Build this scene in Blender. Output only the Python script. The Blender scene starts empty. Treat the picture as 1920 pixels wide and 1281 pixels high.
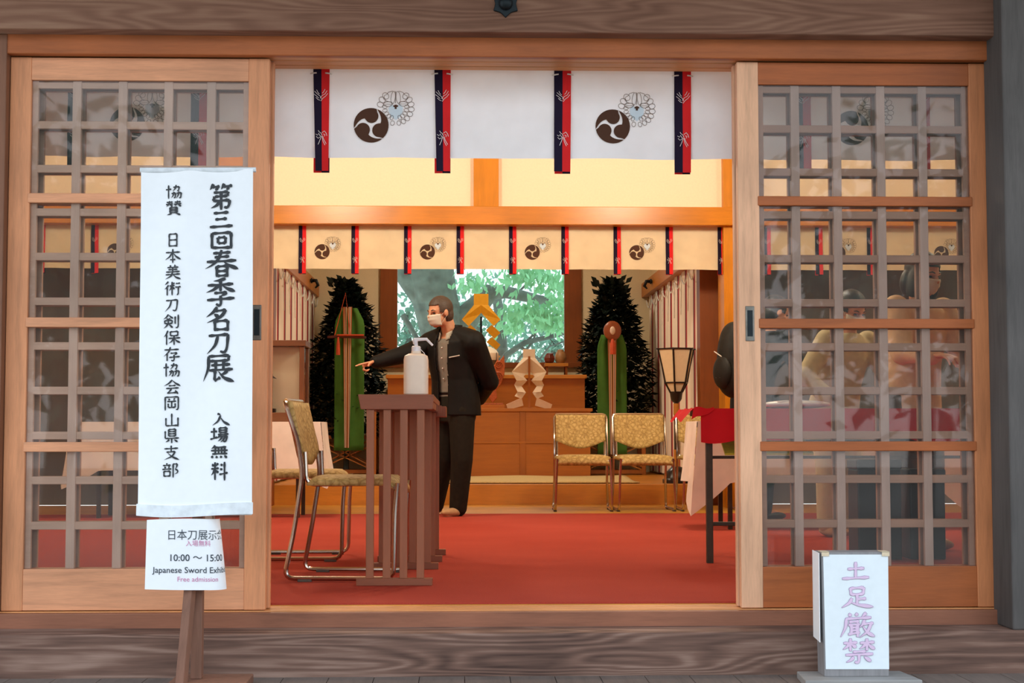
import bpy, bmesh, math, random
from mathutils import Vector, Matrix, noise
random.seed(7)
C = bpy.context.scene
COL = C.collection
PI = math.pi
# ---------------------------------------------------------------- camera
F_PX, YAW, PITCH, ROLL, CAMH, CAMD = 2860.0, .0306098, .0579145, -.000564892, .655, 5.7
_f = Vector((math.sin(YAW)*math.cos(PITCH), math.cos(YAW)*math.cos(PITCH), math.sin(PITCH)))
_r0 = Vector((math.cos(YAW), -math.sin(YAW), 0)); _u0 = _r0.cross(_f)
_r = _r0*math.cos(ROLL) + _u0*math.sin(ROLL); _u = _u0*math.cos(ROLL) - _r0*math.sin(ROLL)
cam = bpy.data.cameras.new('camera'); camo = bpy.data.objects.new('camera', cam); COL.objects.link(camo)
cam.sensor_width = 36; cam.lens = F_PX*36/1920; cam.clip_start = .05; cam.clip_end = 200
camo.matrix_world = Matrix(((_r.x,_u.x,-_f.x,0),(_r.y,_u.y,-_f.y,-CAMD),(_r.z,_u.z,-_f.z,CAMH),(0,0,0,1)))
C.camera = camo
def at(px, py, y):            # measured photo position -> point on the upright plane at depth y (metres behind the facade)
    d = _r*((px-960)/F_PX) - _u*((py-640.5)/F_PX) + _f
    t = (CAMD+y)/d.y
    return Vector((d.x*t, y, CAMH+d.z*t))
# ---------------------------------------------------------------- world, exposure, lights
W = bpy.data.worlds.new('sky'); C.world = W; W.use_nodes = True
nt = W.node_tree; bg = nt.nodes['Background']
tc = nt.nodes.new('ShaderNodeTexCoord'); sx = nt.nodes.new('ShaderNodeSeparateXYZ'); rp = nt.nodes.new('ShaderNodeValToRGB')
nt.links.new(tc.outputs['Generated'], sx.inputs[0]); nt.links.new(sx.outputs[2], rp.inputs[0]); nt.links.new(rp.outputs[0], bg.inputs[0])
rp.color_ramp.elements[0].position = 0; rp.color_ramp.elements[0].color = (.95,.98,1,1)
rp.color_ramp.elements[1].position = .7; rp.color_ramp.elements[1].color = (.72,.86,1,1)
bg.inputs[1].default_value = 2.1
vs = C.view_settings; vs.view_transform = 'Standard'; vs.look = 'None'; vs.gamma = 1; vs.use_curve_mapping = False; vs.exposure = .12
C.display_settings.display_device = 'sRGB'
def area_light(name, loc, sx_, sy_, power, col, rot=(0,0,0)):
    l = bpy.data.lights.new(name, 'AREA'); l.shape = 'RECTANGLE'; l.size = sx_; l.size_y = sy_; l.energy = power; l.color = col
    o = bpy.data.objects.new(name, l); COL.objects.link(o); o.location = loc; o.rotation_euler = rot; return o
WARM = (1, .88, .69)
for i, (x, y, p) in enumerate(((-1.235,4.6,135), (1.53,4.6,135), (-3.6,4.0,60), (3.9,4.0,60), (.2,1.6,52))):
    l = bpy.data.lights.new('hall_lamp', 'POINT'); l.energy = p; l.color = WARM; l.shadow_soft_size = .2
    o = bpy.data.objects.new('hall_lamp', l); COL.objects.link(o); o.location = (x, y, 3.0 if y > 4.5 else 3.3)
area_light('sanctuary_lamp', (.21,9.6,3.4), .5, .5, 46, WARM)
# ---------------------------------------------------------------- materials
def hexc(h):
    def l(c): c /= 255; return c/12.92 if c <= .04045 else ((c+.055)/1.055)**2.4
    return (l(h[0]), l(h[1]), l(h[2]), 1)
class NT:
    def __init__(s, name):
        s.m = bpy.data.materials.new(name); s.m.use_nodes = True; s.t = s.m.node_tree; s.n = s.t.nodes
        s.b = s.n['Principled BSDF']; s.out = s.n['Material Output']
    def a(s, typ, **kw):
        nd = s.n.new('ShaderNode'+typ)
        for k, v in kw.items():
            if k in nd.inputs.keys() if isinstance(k, str) else False: nd.inputs[k].default_value = v
            else: setattr(nd, k, v)
        return nd
    def l(s, a, b): s.t.links.new(a, b)
    def coords(s, scale=(1,1,1), loc=(0,0,0), kind='Object'):
        tcn = s.a('TexCoord'); mp = s.a('Mapping'); s.l(tcn.outputs[kind], mp.inputs[0])
        mp.inputs['Scale'].default_value = scale; mp.inputs['Location'].default_value = loc; return mp.outputs[0]
    def noise(s, v, scale, detail=4, rough=.55, dist=0):
        nd = s.a('TexNoise'); s.l(v, nd.inputs['Vector']); nd.inputs['Scale'].default_value = scale
        nd.inputs['Detail'].default_value = detail; nd.inputs['Roughness'].default_value = rough; nd.inputs['Distortion'].default_value = dist
        return nd.outputs[0]
    def ramp(s, v, stops):
        nd = s.a('ValToRGB'); s.l(v, nd.inputs[0]); e = nd.color_ramp.elements
        while len(e) < len(stops): e.new(.5)
        for k, (p, c) in enumerate(stops): e[k].position = p; e[k].color = c
        return nd.outputs[0]
    def math(s, op, a, b=None):
        nd = s.a('Math', operation=op)
        for i, x in enumerate((a, b)):
            if x is None: continue
            if isinstance(x, (int, float)): nd.inputs[i].default_value = x
            else: s.l(x, nd.inputs[i])
        return nd.outputs[0]
    def mix(s, f, a, b, mode='MIX'):
        nd = s.a('MixRGB', blend_type=mode)
        for i, x in enumerate((f, a, b)):
            if isinstance(x, (int, float)): nd.inputs[i].default_value = x
            elif isinstance(x, tuple): nd.inputs[i].default_value = x
            else: s.l(x, nd.inputs[i])
        return nd.outputs[0]
    def bump(s, h, strength=.2, dist=.01):
        nd = s.a('Bump'); nd.inputs['Strength'].default_value = strength; nd.inputs['Distance'].default_value = dist
        s.l(h, nd.inputs['Height']); s.l(nd.outputs[0], s.b.inputs['Normal'])
def plain(name, rgb, rough=.6, metal=0, var=.08, scale=30, bump=0, spec=.5, sheen=0):
    t = NT(name); v = t.coords(); n = t.noise(v, scale)
    c = hexc(rgb); d = tuple(x*(1-var*2) for x in c[:3])+(1,); e = tuple(min(1, x*(1+var)) for x in c[:3])+(1,)
    t.l(t.ramp(n, [(.3, d), (.7, e)]), t.b.inputs['Base Color'])
    t.b.inputs['Roughness'].default_value = rough; t.b.inputs['Metallic'].default_value = metal; t.b.inputs['Specular IOR Level'].default_value = spec
    if sheen: t.b.inputs['Sheen Weight'].default_value = sheen
    if bump: t.bump(n, bump)
    return t.m
def wood(name, rgb, axis='x', dark=.72, rough=.5, scale=1.0, spec=.35, blotch=.25):
    t = NT(name); s = {'x': (1.2,14,14), 'y': (14,1.2,14), 'z': (14,14,1.2)}[axis]
    v = t.coords(tuple(q*scale for q in s)); n = t.noise(v, 2.2, 6, .6, .4)
    v2 = t.coords(tuple(q*scale*5 for q in s)); n2 = t.noise(v2, 3, 3)
    v3 = t.coords(); n3 = t.noise(v3, 2.3, 2)
    c = hexc(rgb); d = tuple(x*dark for x in c[:3])+(1,); e = tuple(min(1, x*1.12) for x in c[:3])+(1,)
    col = t.ramp(n, [(.28, d), (.5, c), (.75, e)])
    col = t.mix(.22, col, t.ramp(n2, [(.35, d), (.65, e)]))
    k = 1-blotch
    col = t.mix(1, col, t.ramp(n3, [(.3, (k,k,k,1)), (.65, (1,1,1,1))]), 'MULTIPLY')
    t.l(col, t.b.inputs['Base Color']); t.b.inputs['Roughness'].default_value = rough; t.b.inputs['Specular IOR Level'].default_value = spec
    t.bump(n2, .08, .004); return t.m
def beam_wood(name, a, b, c):      # weathered board with oval cathedral grain, grain along x
    t = NT(name); v = t.coords((.55,3,5.5)); n = t.noise(v, 1.1, 2, .4, .3)
    band = t.math('SINE', t.math('MULTIPLY', n, 120.0))
    v2 = t.coords((3,40,60)); n2 = t.noise(v2, 2, 4); v3 = t.coords((1,2,3)); n3 = t.noise(v3, 1.7, 3)
    f = t.math('ADD', t.math('MULTIPLY', band, .10), t.math('ADD', t.math('MULTIPLY', n2, .32), t.math('MULTIPLY', n3, .75)))
    t.l(t.ramp(f, [(.25, hexc(a)), (.55, hexc(b)), (.88, hexc(c))]), t.b.inputs['Base Color'])
    t.b.inputs['Roughness'].default_value = .75; t.b.inputs['Specular IOR Level'].default_value = .25
    t.bump(f, .25, .004); return t.m
def cloth(name, rgb, var=.06, weave=420, rough=.85, trans=0.0):
    t = NT(name); v = t.coords(); n = t.noise(v, 5, 3); w = t.noise(v, weave, 1)
    c = hexc(rgb); d = tuple(x*(1-var*2) for x in c[:3])+(1,)
    t.l(t.ramp(n, [(.35, d), (.65, c)]), t.b.inputs['Base Color']); t.b.inputs['Roughness'].default_value = rough
    t.b.inputs['Specular IOR Level'].default_value = .15; t.bump(w, .12, .002)
    if trans:
        tr = t.a('BsdfTranslucent'); tr.inputs[0].default_value = c; mx = t.a('MixShader'); mx.inputs[0].default_value = trans
        t.l(t.b.outputs[0], mx.inputs[1]); t.l(tr.outputs[0], mx.inputs[2]); t.l(mx.outputs[0], t.out.inputs[0])
    return t.m
def glass(name, tint=(.86,.87,.86), haze=.05, refl=1.0, hazecol=(.8,.8,.82)):
    t = NT(name); t.n.remove(t.b)
    tr = t.a('BsdfTransparent'); tr.inputs[0].default_value = tint+(1,)
    gl = t.a('BsdfGlossy'); gl.inputs['Roughness'].default_value = .015; gl.inputs[0].default_value = (1,1,1,1)
    df = t.a('BsdfDiffuse'); v = t.coords(); n = t.noise(v, 3, 4); df.inputs[0].default_value = hazecol+(1,)
    m1 = t.a('MixShader'); t.l(t.math('MULTIPLY', n, haze*2), m1.inputs[0]); t.l(tr.outputs[0], m1.inputs[1]); t.l(df.outputs[0], m1.inputs[2])
    fr = t.a('Fresnel'); fr.inputs[0].default_value = 1.5
    m2 = t.a('MixShader'); t.l(t.math('MULTIPLY', fr.outputs[0], refl), m2.inputs[0]); t.l(m1.outputs[0], m2.inputs[1]); t.l(gl.outputs[0], m2.inputs[2])
    t.l(m2.outputs[0], t.out.inputs[0]); return t.m
def stripes(name, rows, axis, rough=.85):   # constant ramp along one object axis, repeat 1
    t = NT(name); v = t.coords(); sp = t.a('SeparateXYZ'); t.l(v, sp.inputs[0])
    fr = t.math('FRACT', t.math('MULTIPLY', sp.outputs['XYZ'.index(axis)], rows[0]))
    nd = t.a('ValToRGB'); t.l(fr, nd.inputs[0]); nd.color_ramp.interpolation = 'CONSTANT'; e = nd.color_ramp.elements
    while len(e) < len(rows[1]): e.new(.5)
    for k, (p, c) in enumerate(rows[1]): e[k].position = p; e[k].color = hexc(c)
    t.l(nd.outputs[0], t.b.inputs['Base Color']); t.b.inputs['Roughness'].default_value = rough; return t.m
def floral(name, a, b, c):
    t = NT(name); v = t.coords(); vo = t.a('TexVoronoi'); t.l(v, vo.inputs['Vector']); vo.inputs['Scale'].default_value = 32
    ve = t.a('TexVoronoi', feature='DISTANCE_TO_EDGE'); t.l(v, ve.inputs['Vector']); ve.inputs['Scale'].default_value = 32
    n = t.noise(v, 60, 2)
    c1 = t.ramp(vo.outputs['Distance'], [(.1, hexc(a)), (.5, hexc(b))])
    c2 = t.mix(t.ramp(ve.outputs[0], [(.02, (1,1,1,1)), (.12, (0,0,0,1))]), c1, hexc(c))
    t.l(t.mix(.3, c2, t.ramp(n, [(.4, hexc(c)), (.6, hexc(a))])), t.b.inputs['Base Color']); t.b.inputs['Roughness'].default_value = .75; return t.m
def carpet_mat(name, a, b):
    t = NT(name); v = t.coords(); n = t.noise(v, 260, 2); n2 = t.noise(v, 1.2, 3)
    c1 = t.mix(.5, t.ramp(n, [(.3, hexc(a)), (.7, hexc(b))]), t.ramp(n2, [(.35, hexc(a)), (.65, hexc(b))]))
    t.l(c1, t.b.inputs['Base Color']); t.b.inputs['Roughness'].default_value = .95; t.b.inputs['Specular IOR Level'].default_value = .1
    t.bump(n, .5, .004); return t.m
M = {}
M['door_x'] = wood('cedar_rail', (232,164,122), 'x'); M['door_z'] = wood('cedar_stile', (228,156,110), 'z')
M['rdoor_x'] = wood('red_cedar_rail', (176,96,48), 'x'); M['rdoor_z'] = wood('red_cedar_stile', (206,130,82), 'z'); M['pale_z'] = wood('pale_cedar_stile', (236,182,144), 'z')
M['lat_x'] = wood('lattice_cross', (226,186,164), 'x', .88); M['lat_z'] = wood('lattice_bar', (228,192,174), 'z', .88)  # left lattice, paler than the right: light falling on it is in the colour
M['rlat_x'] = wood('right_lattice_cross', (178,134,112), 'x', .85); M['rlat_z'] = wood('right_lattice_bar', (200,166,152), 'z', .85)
M['lintel'] = wood('lintel_wood', (176,98,50), 'x', .7); M['track'] = wood('track_wood', (224,156,98), 'x')
M['head'] = beam_wood('head_beam_wood', (104,72,56), (130,94,76), (154,120,98))
M['sillbeam'] = beam_wood('weathered_beam', (66,48,42), (118,90,78), (170,142,128))
M['sill'] = wood('sill_wood', (150,96,72), 'x', .7); M['porch'] = wood('porch_board', (122,108,100), 'y', .75, .8)
M['post'] = wood('grey_post', (92,88,86), 'z', .7, .8); M['brownpost'] = wood('brown_post', (132,88,64), 'z')
M['gold_x'] = wood('honey_beam', (208,128,8), 'x', .85, .3, spec=.5); M['gold_z'] = wood('honey_post', (212,134,16), 'z', .85, .4)
M['honey_x'] = wood('honey_board', (204,130,46), 'x', .85, .4); M['altar_x'] = wood('altar_board', (182,106,32), 'x', .88, .45, blotch=.1); M['altar_z'] = wood('altar_stile', (176,100,30), 'z', .88, .45)
M['frame_z'] = wood('window_frame_wood', (142,74,22), 'z', .85); M['frame_x'] = wood('window_sill_wood', (136,70,22), 'x', .85)
M['brown_z'] = wood('brown_case', (120,74,46), 'z'); M['brown_x'] = wood('brown_case_rail', (116,72,46), 'x')
M['rack_z'] = wood('rack_slat', (158,100,70), 'z', .86, blotch=.1); M['rack_x'] = wood('rack_rail', (142,84,58), 'x', .86, blotch=.1); M['rack_y'] = wood('rack_top', (142,84,58), 'y', .86, blotch=.1)
M['signwood'] = wood('sign_post_wood', (138,98,80), 'z', .7, .7); M['greyboard'] = wood('grey_board', (158,156,154), 'x', .75, .8); M['greyboard_z'] = wood('grey_panel', (150,148,150), 'z', .75, .8)
M['wall'] = plain('cream_plaster', (248,230,200), .9, var=.02, scale=60); M['wall2'] = plain('sanctuary_plaster', (232,212,172), .9, var=.02, scale=60)
M['darkwall'] = wood('dark_panelling', (98,84,72), 'z', .8, .7); M['ceil'] = wood('ceiling_board', (190,150,100), 'y')
M['carpet'] = carpet_mat('red_carpet', (158,60,48), (174,74,60)); M['floorwood'] = wood('hall_floor', (206,146,52), 'x', .85, .4)
M['mat'] = plain('straw_mat', (206,178,120), .9, var=.1, scale=90)
M['noren'] = cloth('white_noren', (244,247,252), .04, trans=.12); M['crest'] = cloth('brown_print', (82,56,44)); M['crestline'] = cloth('grey_print', (104,92,84)); M['crestblue'] = cloth('pale_blue_print', (212,228,238))
M['inoren'] = cloth('cream_noren', (240,222,186), .05, trans=.2)
M['navy'] = cloth('navy_strap', (34,26,48)); M['red'] = cloth('red_strap', (222,42,44)); M['white'] = cloth('white_print', (236,230,228)); M['cord'] = plain('white_cord', (226,222,214), .8)
M['paper'] = plain('white_paper', (238,243,248), .7, var=.01); M['ink'] = plain('black_ink', (26,34,42), .5, var=.2); M['inkg'] = plain('grey_ink', (52,62,74), .6, var=.1)
M['pink'] = plain('faded_pink_ink', (222,196,224), .7, var=.03); M['pinkline'] = plain('mauve_ink_outline', (166,140,180), .7, var=.03); M['pinktxt'] = plain('pink_ink', (204,130,170), .7, var=.03); M['paper2'] = plain('bluish_paper', (228,238,244), .7, var=.015)
M['tape'] = plain('masking_tape', (222,204,174), .7); M['clear_tape'] = plain('clear_tape', (222,230,236), .3)
M['glass'] = glass('door_glass', (.90,.90,.89), .012, .4); M['wglass'] = glass('window_glass', (.84,.95,.93), .02, .8); M['cglass'] = glass('case_glass', (.985,.99,.985), .004, .8)
M['chrome'] = plain('chrome_tube', (190,180,170), .18, 1, .03); M['fabric'] = floral('gold_floral_vinyl', (214,188,124), (190,160,92), (154,124,66))
M['black'] = plain('black_metal', (26,28,30), .45, .6, .1); M['iron'] = plain('dark_iron', (34,42,46), .5, .7, .1); M['rubber'] = plain('grey_rubber', (96,86,76), .8)
M['steel'] = plain('worn_steel', (120,118,112), .4, .9, .15); M['darksteel'] = plain('dark_table_leg', (74,64,52), .5, .5)
M['bottle'] = plain('milky_plastic', (240,226,206), .45, var=.02); M['pump'] = plain('white_pump_plastic', (236,236,240), .35, var=.02)
M['felt'] = cloth('red_felt', (206,28,36)); M['tcloth'] = cloth('white_tablecloth', (238,230,220)); M['lime'] = plain('lime_plastic', (206,208,70), .5)
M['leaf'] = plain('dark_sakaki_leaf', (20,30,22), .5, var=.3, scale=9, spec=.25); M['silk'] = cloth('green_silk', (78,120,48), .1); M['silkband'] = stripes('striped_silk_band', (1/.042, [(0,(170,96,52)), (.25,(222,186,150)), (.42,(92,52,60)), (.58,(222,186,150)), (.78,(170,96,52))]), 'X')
M['orange'] = plain('orange_cord', (206,78,34), .7); M['maroon'] = plain('maroon_lacquer', (84,30,24), .35); M['mirror'] = plain('amber_disc', (150,76,40), .35); M['pearl'] = plain('pale_jewel', (238,206,180), .3)
M['goldpaper'] = plain('gold_paper', (226,160,34), .35, .35, .04); M['whitepaper'] = plain('washi', (240,216,186), .8, var=.02)
M['carved'] = plain('carved_cinnabar_wood', (196,98,44), .55, var=.15, scale=60); M['redclay'] = plain('red_clay', (116,48,32), .4); M['tan'] = plain('tan_clay', (176,126,76), .5); M['cap'] = cloth('cream_cloth_cap', (240,222,196)); M['greybody'] = plain('grey_drum', (112,104,100), .6)
M['blackwood'] = plain('black_lacquer', (34,22,18), .3); M['shade'] = plain('lamp_paper', (238,212,172), .8, var=.02)
M['curtain'] = stripes('red_white_curtain', (1/.52, [(0,(96,40,50)), (.05,(246,228,206)), (.86,(246,228,206)), (.925,(176,50,46))]), 'Y')
M['skin'] = plain('skin', (206,150,116), .55, var=.05); M['hairg'] = plain('grey_brown_hair', (74,60,50), .6, var=.2, scale=120); M['hair'] = plain('black_hair', (26,24,26), .5, var=.2, scale=120); M['eye'] = plain('dark_eye', (30,22,20), .2); M['lips'] = plain('lips', (168,92,82), .5)
M['mask'] = plain('white_mask', (206,204,192), .8, var=.03); M['jacket'] = plain('black_jacket', (17,16,15), .65, var=.2, scale=14, spec=.2); M['shirt'] = plain('grey_shirt', (124,118,108), .8, var=.06); M['trouser'] = plain('dark_olive_trousers', (34,31,24), .85, spec=.2, var=.12); M['sock'] = plain('tan_slipper', (178,140,100), .8); M['belt'] = plain('black_belt', (24,22,22), .4)
M['beige'] = plain('beige_blouse', (228,200,158), .8, var=.06); M['olive'] = plain('pale_olive_coat', (196,186,146), .8, var=.05); M['brownskirt'] = plain('brown_trousers', (92,78,70), .8); M['pack'] = plain('grey_backpack', (26,25,22), .6, spec=.25, var=.15); M['zip'] = plain('light_zip', (200,196,186), .4)
M['bark'] = plain('grey_green_bark', (88,96,88), .9, var=.25, scale=7, bump=.6); M['green'] = cloth('fresh_leaf', (146,200,152), .12, 40, .5, .5); M['green2'] = cloth('mid_leaf', (120,160,140), .2, 40, .5, .4)  # bluish-green garden haze is put into the bark and leaf colours
M['ground'] = plain('gravel_ground', (150,146,138), .95, var=.12, scale=40); M['rooft'] = plain('grey_roof_tile', (128,146,158), .5); M['farwall'] = plain('pale_far_wall', (150,146,138), .9)
M['collar'] = cloth('light_shirt_collar', (176,170,156)); M['caseback'] = cloth('case_backing', (252,238,206), .03)
# ---------------------------------------------------------------- mesh builder
class MB:
    def __init__(s): s.v = []; s.f = []; s.mi = []; s.mat = 0
    def add(s, vs_, fs_):
        o = len(s.v); s.v += [Vector(p) for p in vs_]; s.f += [tuple(o+i for i in q) for q in fs_]; s.mi += [s.mat]*len(fs_); return s
    def box(s, x0, x1, y0, y1, z0, z1, rot=None, piv=None):
        p = [Vector((x,y,z)) for z in (z0,z1) for y in (y0,y1) for x in (x0,x1)]
        if rot is not None:
            c = Vector(piv) if piv is not None else Vector(((x0+x1)/2,(y0+y1)/2,(z0+z1)/2)); p = [c+rot@(q-c) for q in p]
        return s.add(p, [(0,2,3,1),(4,5,7,6),(0,1,5,4),(2,6,7,3),(0,4,6,2),(1,3,7,5)])
    def bar(s, a, b, w, t=None):        # square bar between two points
        a, b = Vector(a), Vector(b); d = (b-a).normalized(); t = t or w
        u = d.cross(Vector((0,0,1))); u = Vector((1,0,0)) if u.length < 1e-4 else u.normalized(); n = u.cross(d)
        p = [c+u*sx_*w/2+n*sy_*t/2 for c in (a,b) for sx_, sy_ in ((-1,-1),(1,-1),(1,1),(-1,1))]
        return s.add(p, [(0,3,2,1),(4,5,6,7),(0,1,5,4),(1,2,6,5),(2,3,7,6),(3,0,4,7)])
    def tube(s, pts, r, n=8, caps=True, closed=False):
        pts = [Vector(p) for p in pts]; k = len(pts); rs = r if isinstance(r, list) else [r]*k
        up = None; rings = []
        for i, p in enumerate(pts):
            if closed: d = (pts[(i+1)%k]-pts[i-1])
            else: d = pts[min(i+1,k-1)]-pts[max(i-1,0)]
            d.normalize()
            if up is None: up = d.orthogonal().normalized()
            else:
                up = up-d*up.dot(d)
                up = d.orthogonal().normalized() if up.length < 1e-6 else up.normalized()
            w = d.cross(up); rr = rs[i]; ra, rb = rr if isinstance(rr, tuple) else (rr, rr)
            rings.append([p+up*(ra*math.cos(2*PI*j/n))+w*(rb*math.sin(2*PI*j/n)) for j in range(n)])
        vs_ = [q for g in rings for q in g]; fs_ = []
        for i in range(k if closed else k-1):
            a, b = i*n, ((i+1)%k)*n
            fs_ += [(a+j, a+(j+1)%n, b+(j+1)%n, b+j) for j in range(n)]
        if caps and not closed: fs_ += [tuple(range(n-1,-1,-1)), tuple(range((k-1)*n, k*n))]
        return s.add(vs_, fs_)
    def ell(s, c, r, nu=14, nv=9, rot=None):
        c = Vector(c); r = (r,r,r) if isinstance(r, (int,float)) else r; vs_ = []
        for i in range(nv+1):
            th = PI*i/nv
            for j in range(nu):
                q = Vector((r[0]*math.sin(th)*math.cos(2*PI*j/nu), r[1]*math.sin(th)*math.sin(2*PI*j/nu), r[2]*math.cos(th)))
                vs_.append(c+(rot@q if rot is not None else q))
        return s.add(vs_, [(i*nu+j, (i+1)*nu+j, (i+1)*nu+(j+1)%nu, i*nu+(j+1)%nu) for i in range(nv) for j in range(nu)])
    def lathe(s, c, prof, n=20, sq=None):    # prof [(r,z)]
        c = Vector(c); vs_ = []
        for r, z in prof:
            for j in range(n):
                a = 2*PI*(j+.5)/n; ca, sa = math.cos(a), math.sin(a)
                if sq: k = 1/((abs(ca)**sq+abs(sa)**sq)**(1/sq)); ca *= k; sa *= k
                vs_.append(c+Vector((r*ca, r*sa, z)))
        k = len(prof)
        return s.add(vs_, [(i*n+j, i*n+(j+1)%n, (i+1)*n+(j+1)%n, (i+1)*n+j) for i in range(k-1) for j in range(n)]+[tuple(range(n-1,-1,-1)), tuple(range((k-1)*n, k*n))])
    def prism(s, poly, o, u, w, d):      # 2-d polygon in plane (o,u,w) extruded by vector d
        o, u, w, d = Vector(o), Vector(u), Vector(w), Vector(d); k = len(poly)
        a = [o+u*x+w*y for x, y in poly]; b = [p+d for p in a]
        return s.add(a+b, [tuple(range(k-1,-1,-1)), tuple(range(k,2*k))]+[(i,(i+1)%k,k+(i+1)%k,k+i) for i in range(k)])
    def grid(s, fn, nu, nv):
        vs_ = [fn(i/nu, j/nv) for j in range(nv+1) for i in range(nu+1)]
        return s.add(vs_, [(j*(nu+1)+i, j*(nu+1)+i+1, (j+1)*(nu+1)+i+1, (j+1)*(nu+1)+i) for j in range(nv) for i in range(nu)])
    def flat(s, verts2, faces, fn): return s.add([fn(x, y) for x, y in verts2], faces)
    def ribbon(s, pts, w, fn, closed=False):     # thin printed line through 2-d points, laid on a surface
        pts = [Vector((x,y)) for x, y in pts]; k = len(pts); L = []
        for i in range(k):
            d = (pts[(i+1)%k]-pts[i-1]) if closed else (pts[min(i+1,k-1)]-pts[max(i-1,0)])
            if d.length < 1e-9: d = Vector((1,0))
            d.normalize(); ww = w[i] if isinstance(w, list) else w
            nrm = Vector((-d.y,d.x))*ww/2; L += [pts[i]+nrm, pts[i]-nrm]
        fs_ = [(2*i, 2*i+1, (2*((i+1)%k))+1, 2*((i+1)%k)) for i in range(k if closed else k-1)]
        return s.add([fn(p.x, p.y) for p in L], fs_)
    def build(s, name, mats, parent=None, smooth=False, bevel=0, solid=0, sub=0, fix=True):
        me = bpy.data.meshes.new(name); o = bpy.data.objects.new(name, me); COL.objects.link(o)
        off = Vector((0,0,0)); p = parent
        while p is not None: off += p.location; p = p.parent
        me.from_pydata([tuple(q-off) for q in s.v], [], s.f)
        for m in (mats if isinstance(mats, (list,tuple)) else [mats]): me.materials.append(M[m] if isinstance(m, str) else m)
        if any(s.mi): me.polygons.foreach_set('material_index', s.mi)
        if fix:
            bm = bmesh.new(); bm.from_mesh(me); bmesh.ops.recalc_face_normals(bm, faces=bm.faces); bm.to_mesh(me); bm.free()
        if smooth:
            me.polygons.foreach_set('use_smooth', [True]*len(me.polygons))
            if smooth != 'all': me.set_sharp_from_angle(angle=.7)
        if parent is not None: o.parent = parent
        if bevel:
            b = o.modifiers.new('bevel', 'BEVEL'); b.width = bevel; b.segments = 2; b.limit_method = 'ANGLE'; b.angle_limit = .6
        if solid:
            b = o.modifiers.new('solid', 'SOLIDIFY'); b.thickness = solid; b.offset = 0
        if sub:
            b = o.modifiers.new('sub', 'SUBSURF'); b.levels = sub; b.render_levels = sub
        return o
def BX(name, mat, x0, x1, y0, y1, z0, z1, parent=None, bevel=.003): return MB().box(x0,x1,y0,y1,z0,z1).build(name, mat, parent, bevel=bevel)
def tag(o, label, cat, group=None, kind=None):
    o['label'] = label; o['category'] = cat
    if group: o['group'] = group
    if kind: o['kind'] = kind
    return o
def struct(o): o['kind'] = 'structure'; return o
def thing(name, label, cat, loc=(0,0,0), group=None):
    o = bpy.data.objects.new(name, None); COL.objects.link(o); o.location = loc; o.empty_display_size = .05
    return tag(o, label, cat, group)
def copy_tree(o, parent=None):
    c = o.copy(); COL.objects.link(c)
    if parent is not None: c.parent = parent
    for ch in list(o.children): copy_tree(ch, c)
    return c
def remesh(mb, name, mat, parent=None, voxel=.01, smooth=4, cut=None, solid=0, fac=.5):
    o = mb.build(name, mat, None)
    m = o.modifiers.new('r', 'REMESH'); m.mode = 'VOXEL'; m.voxel_size = voxel
    if smooth: m2 = o.modifiers.new('s', 'SMOOTH'); m2.iterations = smooth; m2.factor = fac
    bpy.context.view_layer.update()
    me = bpy.data.meshes.new_from_object(o.evaluated_get(bpy.context.evaluated_depsgraph_get()))
    o.modifiers.clear(); o.data = me
    off = Vector((0,0,0)); p = parent
    while p is not None: off += p.location; p = p.parent
    bm = bmesh.new(); bm.from_mesh(me)
    if cut:
        kill = [f for f in bm.faces if cut(f.calc_center_median())]; bmesh.ops.delete(bm, geom=kill, context='FACES')
    for v in bm.verts: v.co -= off
    for f in bm.faces: f.smooth = True
    bm.to_mesh(me); bm.free()
    if not me.materials: me.materials.append(M[mat])
    if parent is not None: o.parent = parent
    if solid: b = o.modifiers.new('solid', 'SOLIDIFY'); b.thickness = solid; b.offset = 0
    return o
_tx = {}
def text_geo(body, bold=0.0):          # outline lettering -> (verts2d, faces) normalised to em 1, centred in x, baseline y=0
    k = (body, bold)
    if k in _tx: return _tx[k]
    cu = bpy.data.curves.new('lettering', 'FONT'); cu.body = body; cu.size = 1; cu.offset = bold; cu.resolution_u = 3; cu.align_x = 'CENTER'
    o = bpy.data.objects.new('lettering', cu); COL.objects.link(o); bpy.context.view_layer.update()
    me = bpy.data.meshes.new_from_object(o.evaluated_get(bpy.context.evaluated_depsgraph_get()))
    r = ([(v.co.x, v.co.y) for v in me.vertices], [tuple(p.vertices) for p in me.polygons])
    bpy.data.objects.remove(o); bpy.data.meshes.remove(me); bpy.data.curves.remove(cu)
    _tx[k] = r; return r
def put_text(mb, body, cx, cy, sx_, sy_, fn, bold=0.0, shear=0.0):   # centred on its own box
    v, f = text_geo(body, bold)
    if not v: return
    x0 = min(p[0] for p in v); x1 = max(p[0] for p in v); y0 = min(p[1] for p in v); y1 = max(p[1] for p in v)
    mx, my = (x0+x1)/2, (y0+y1)/2
    mb.flat([(cx+(p[0]-mx)*sx_, cy+(p[1]-my)*sy_+shear*(p[0]-mx)*sx_) for p in v], f, fn)
def hsh(*a): return random.Random(str(a)).random()
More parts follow.
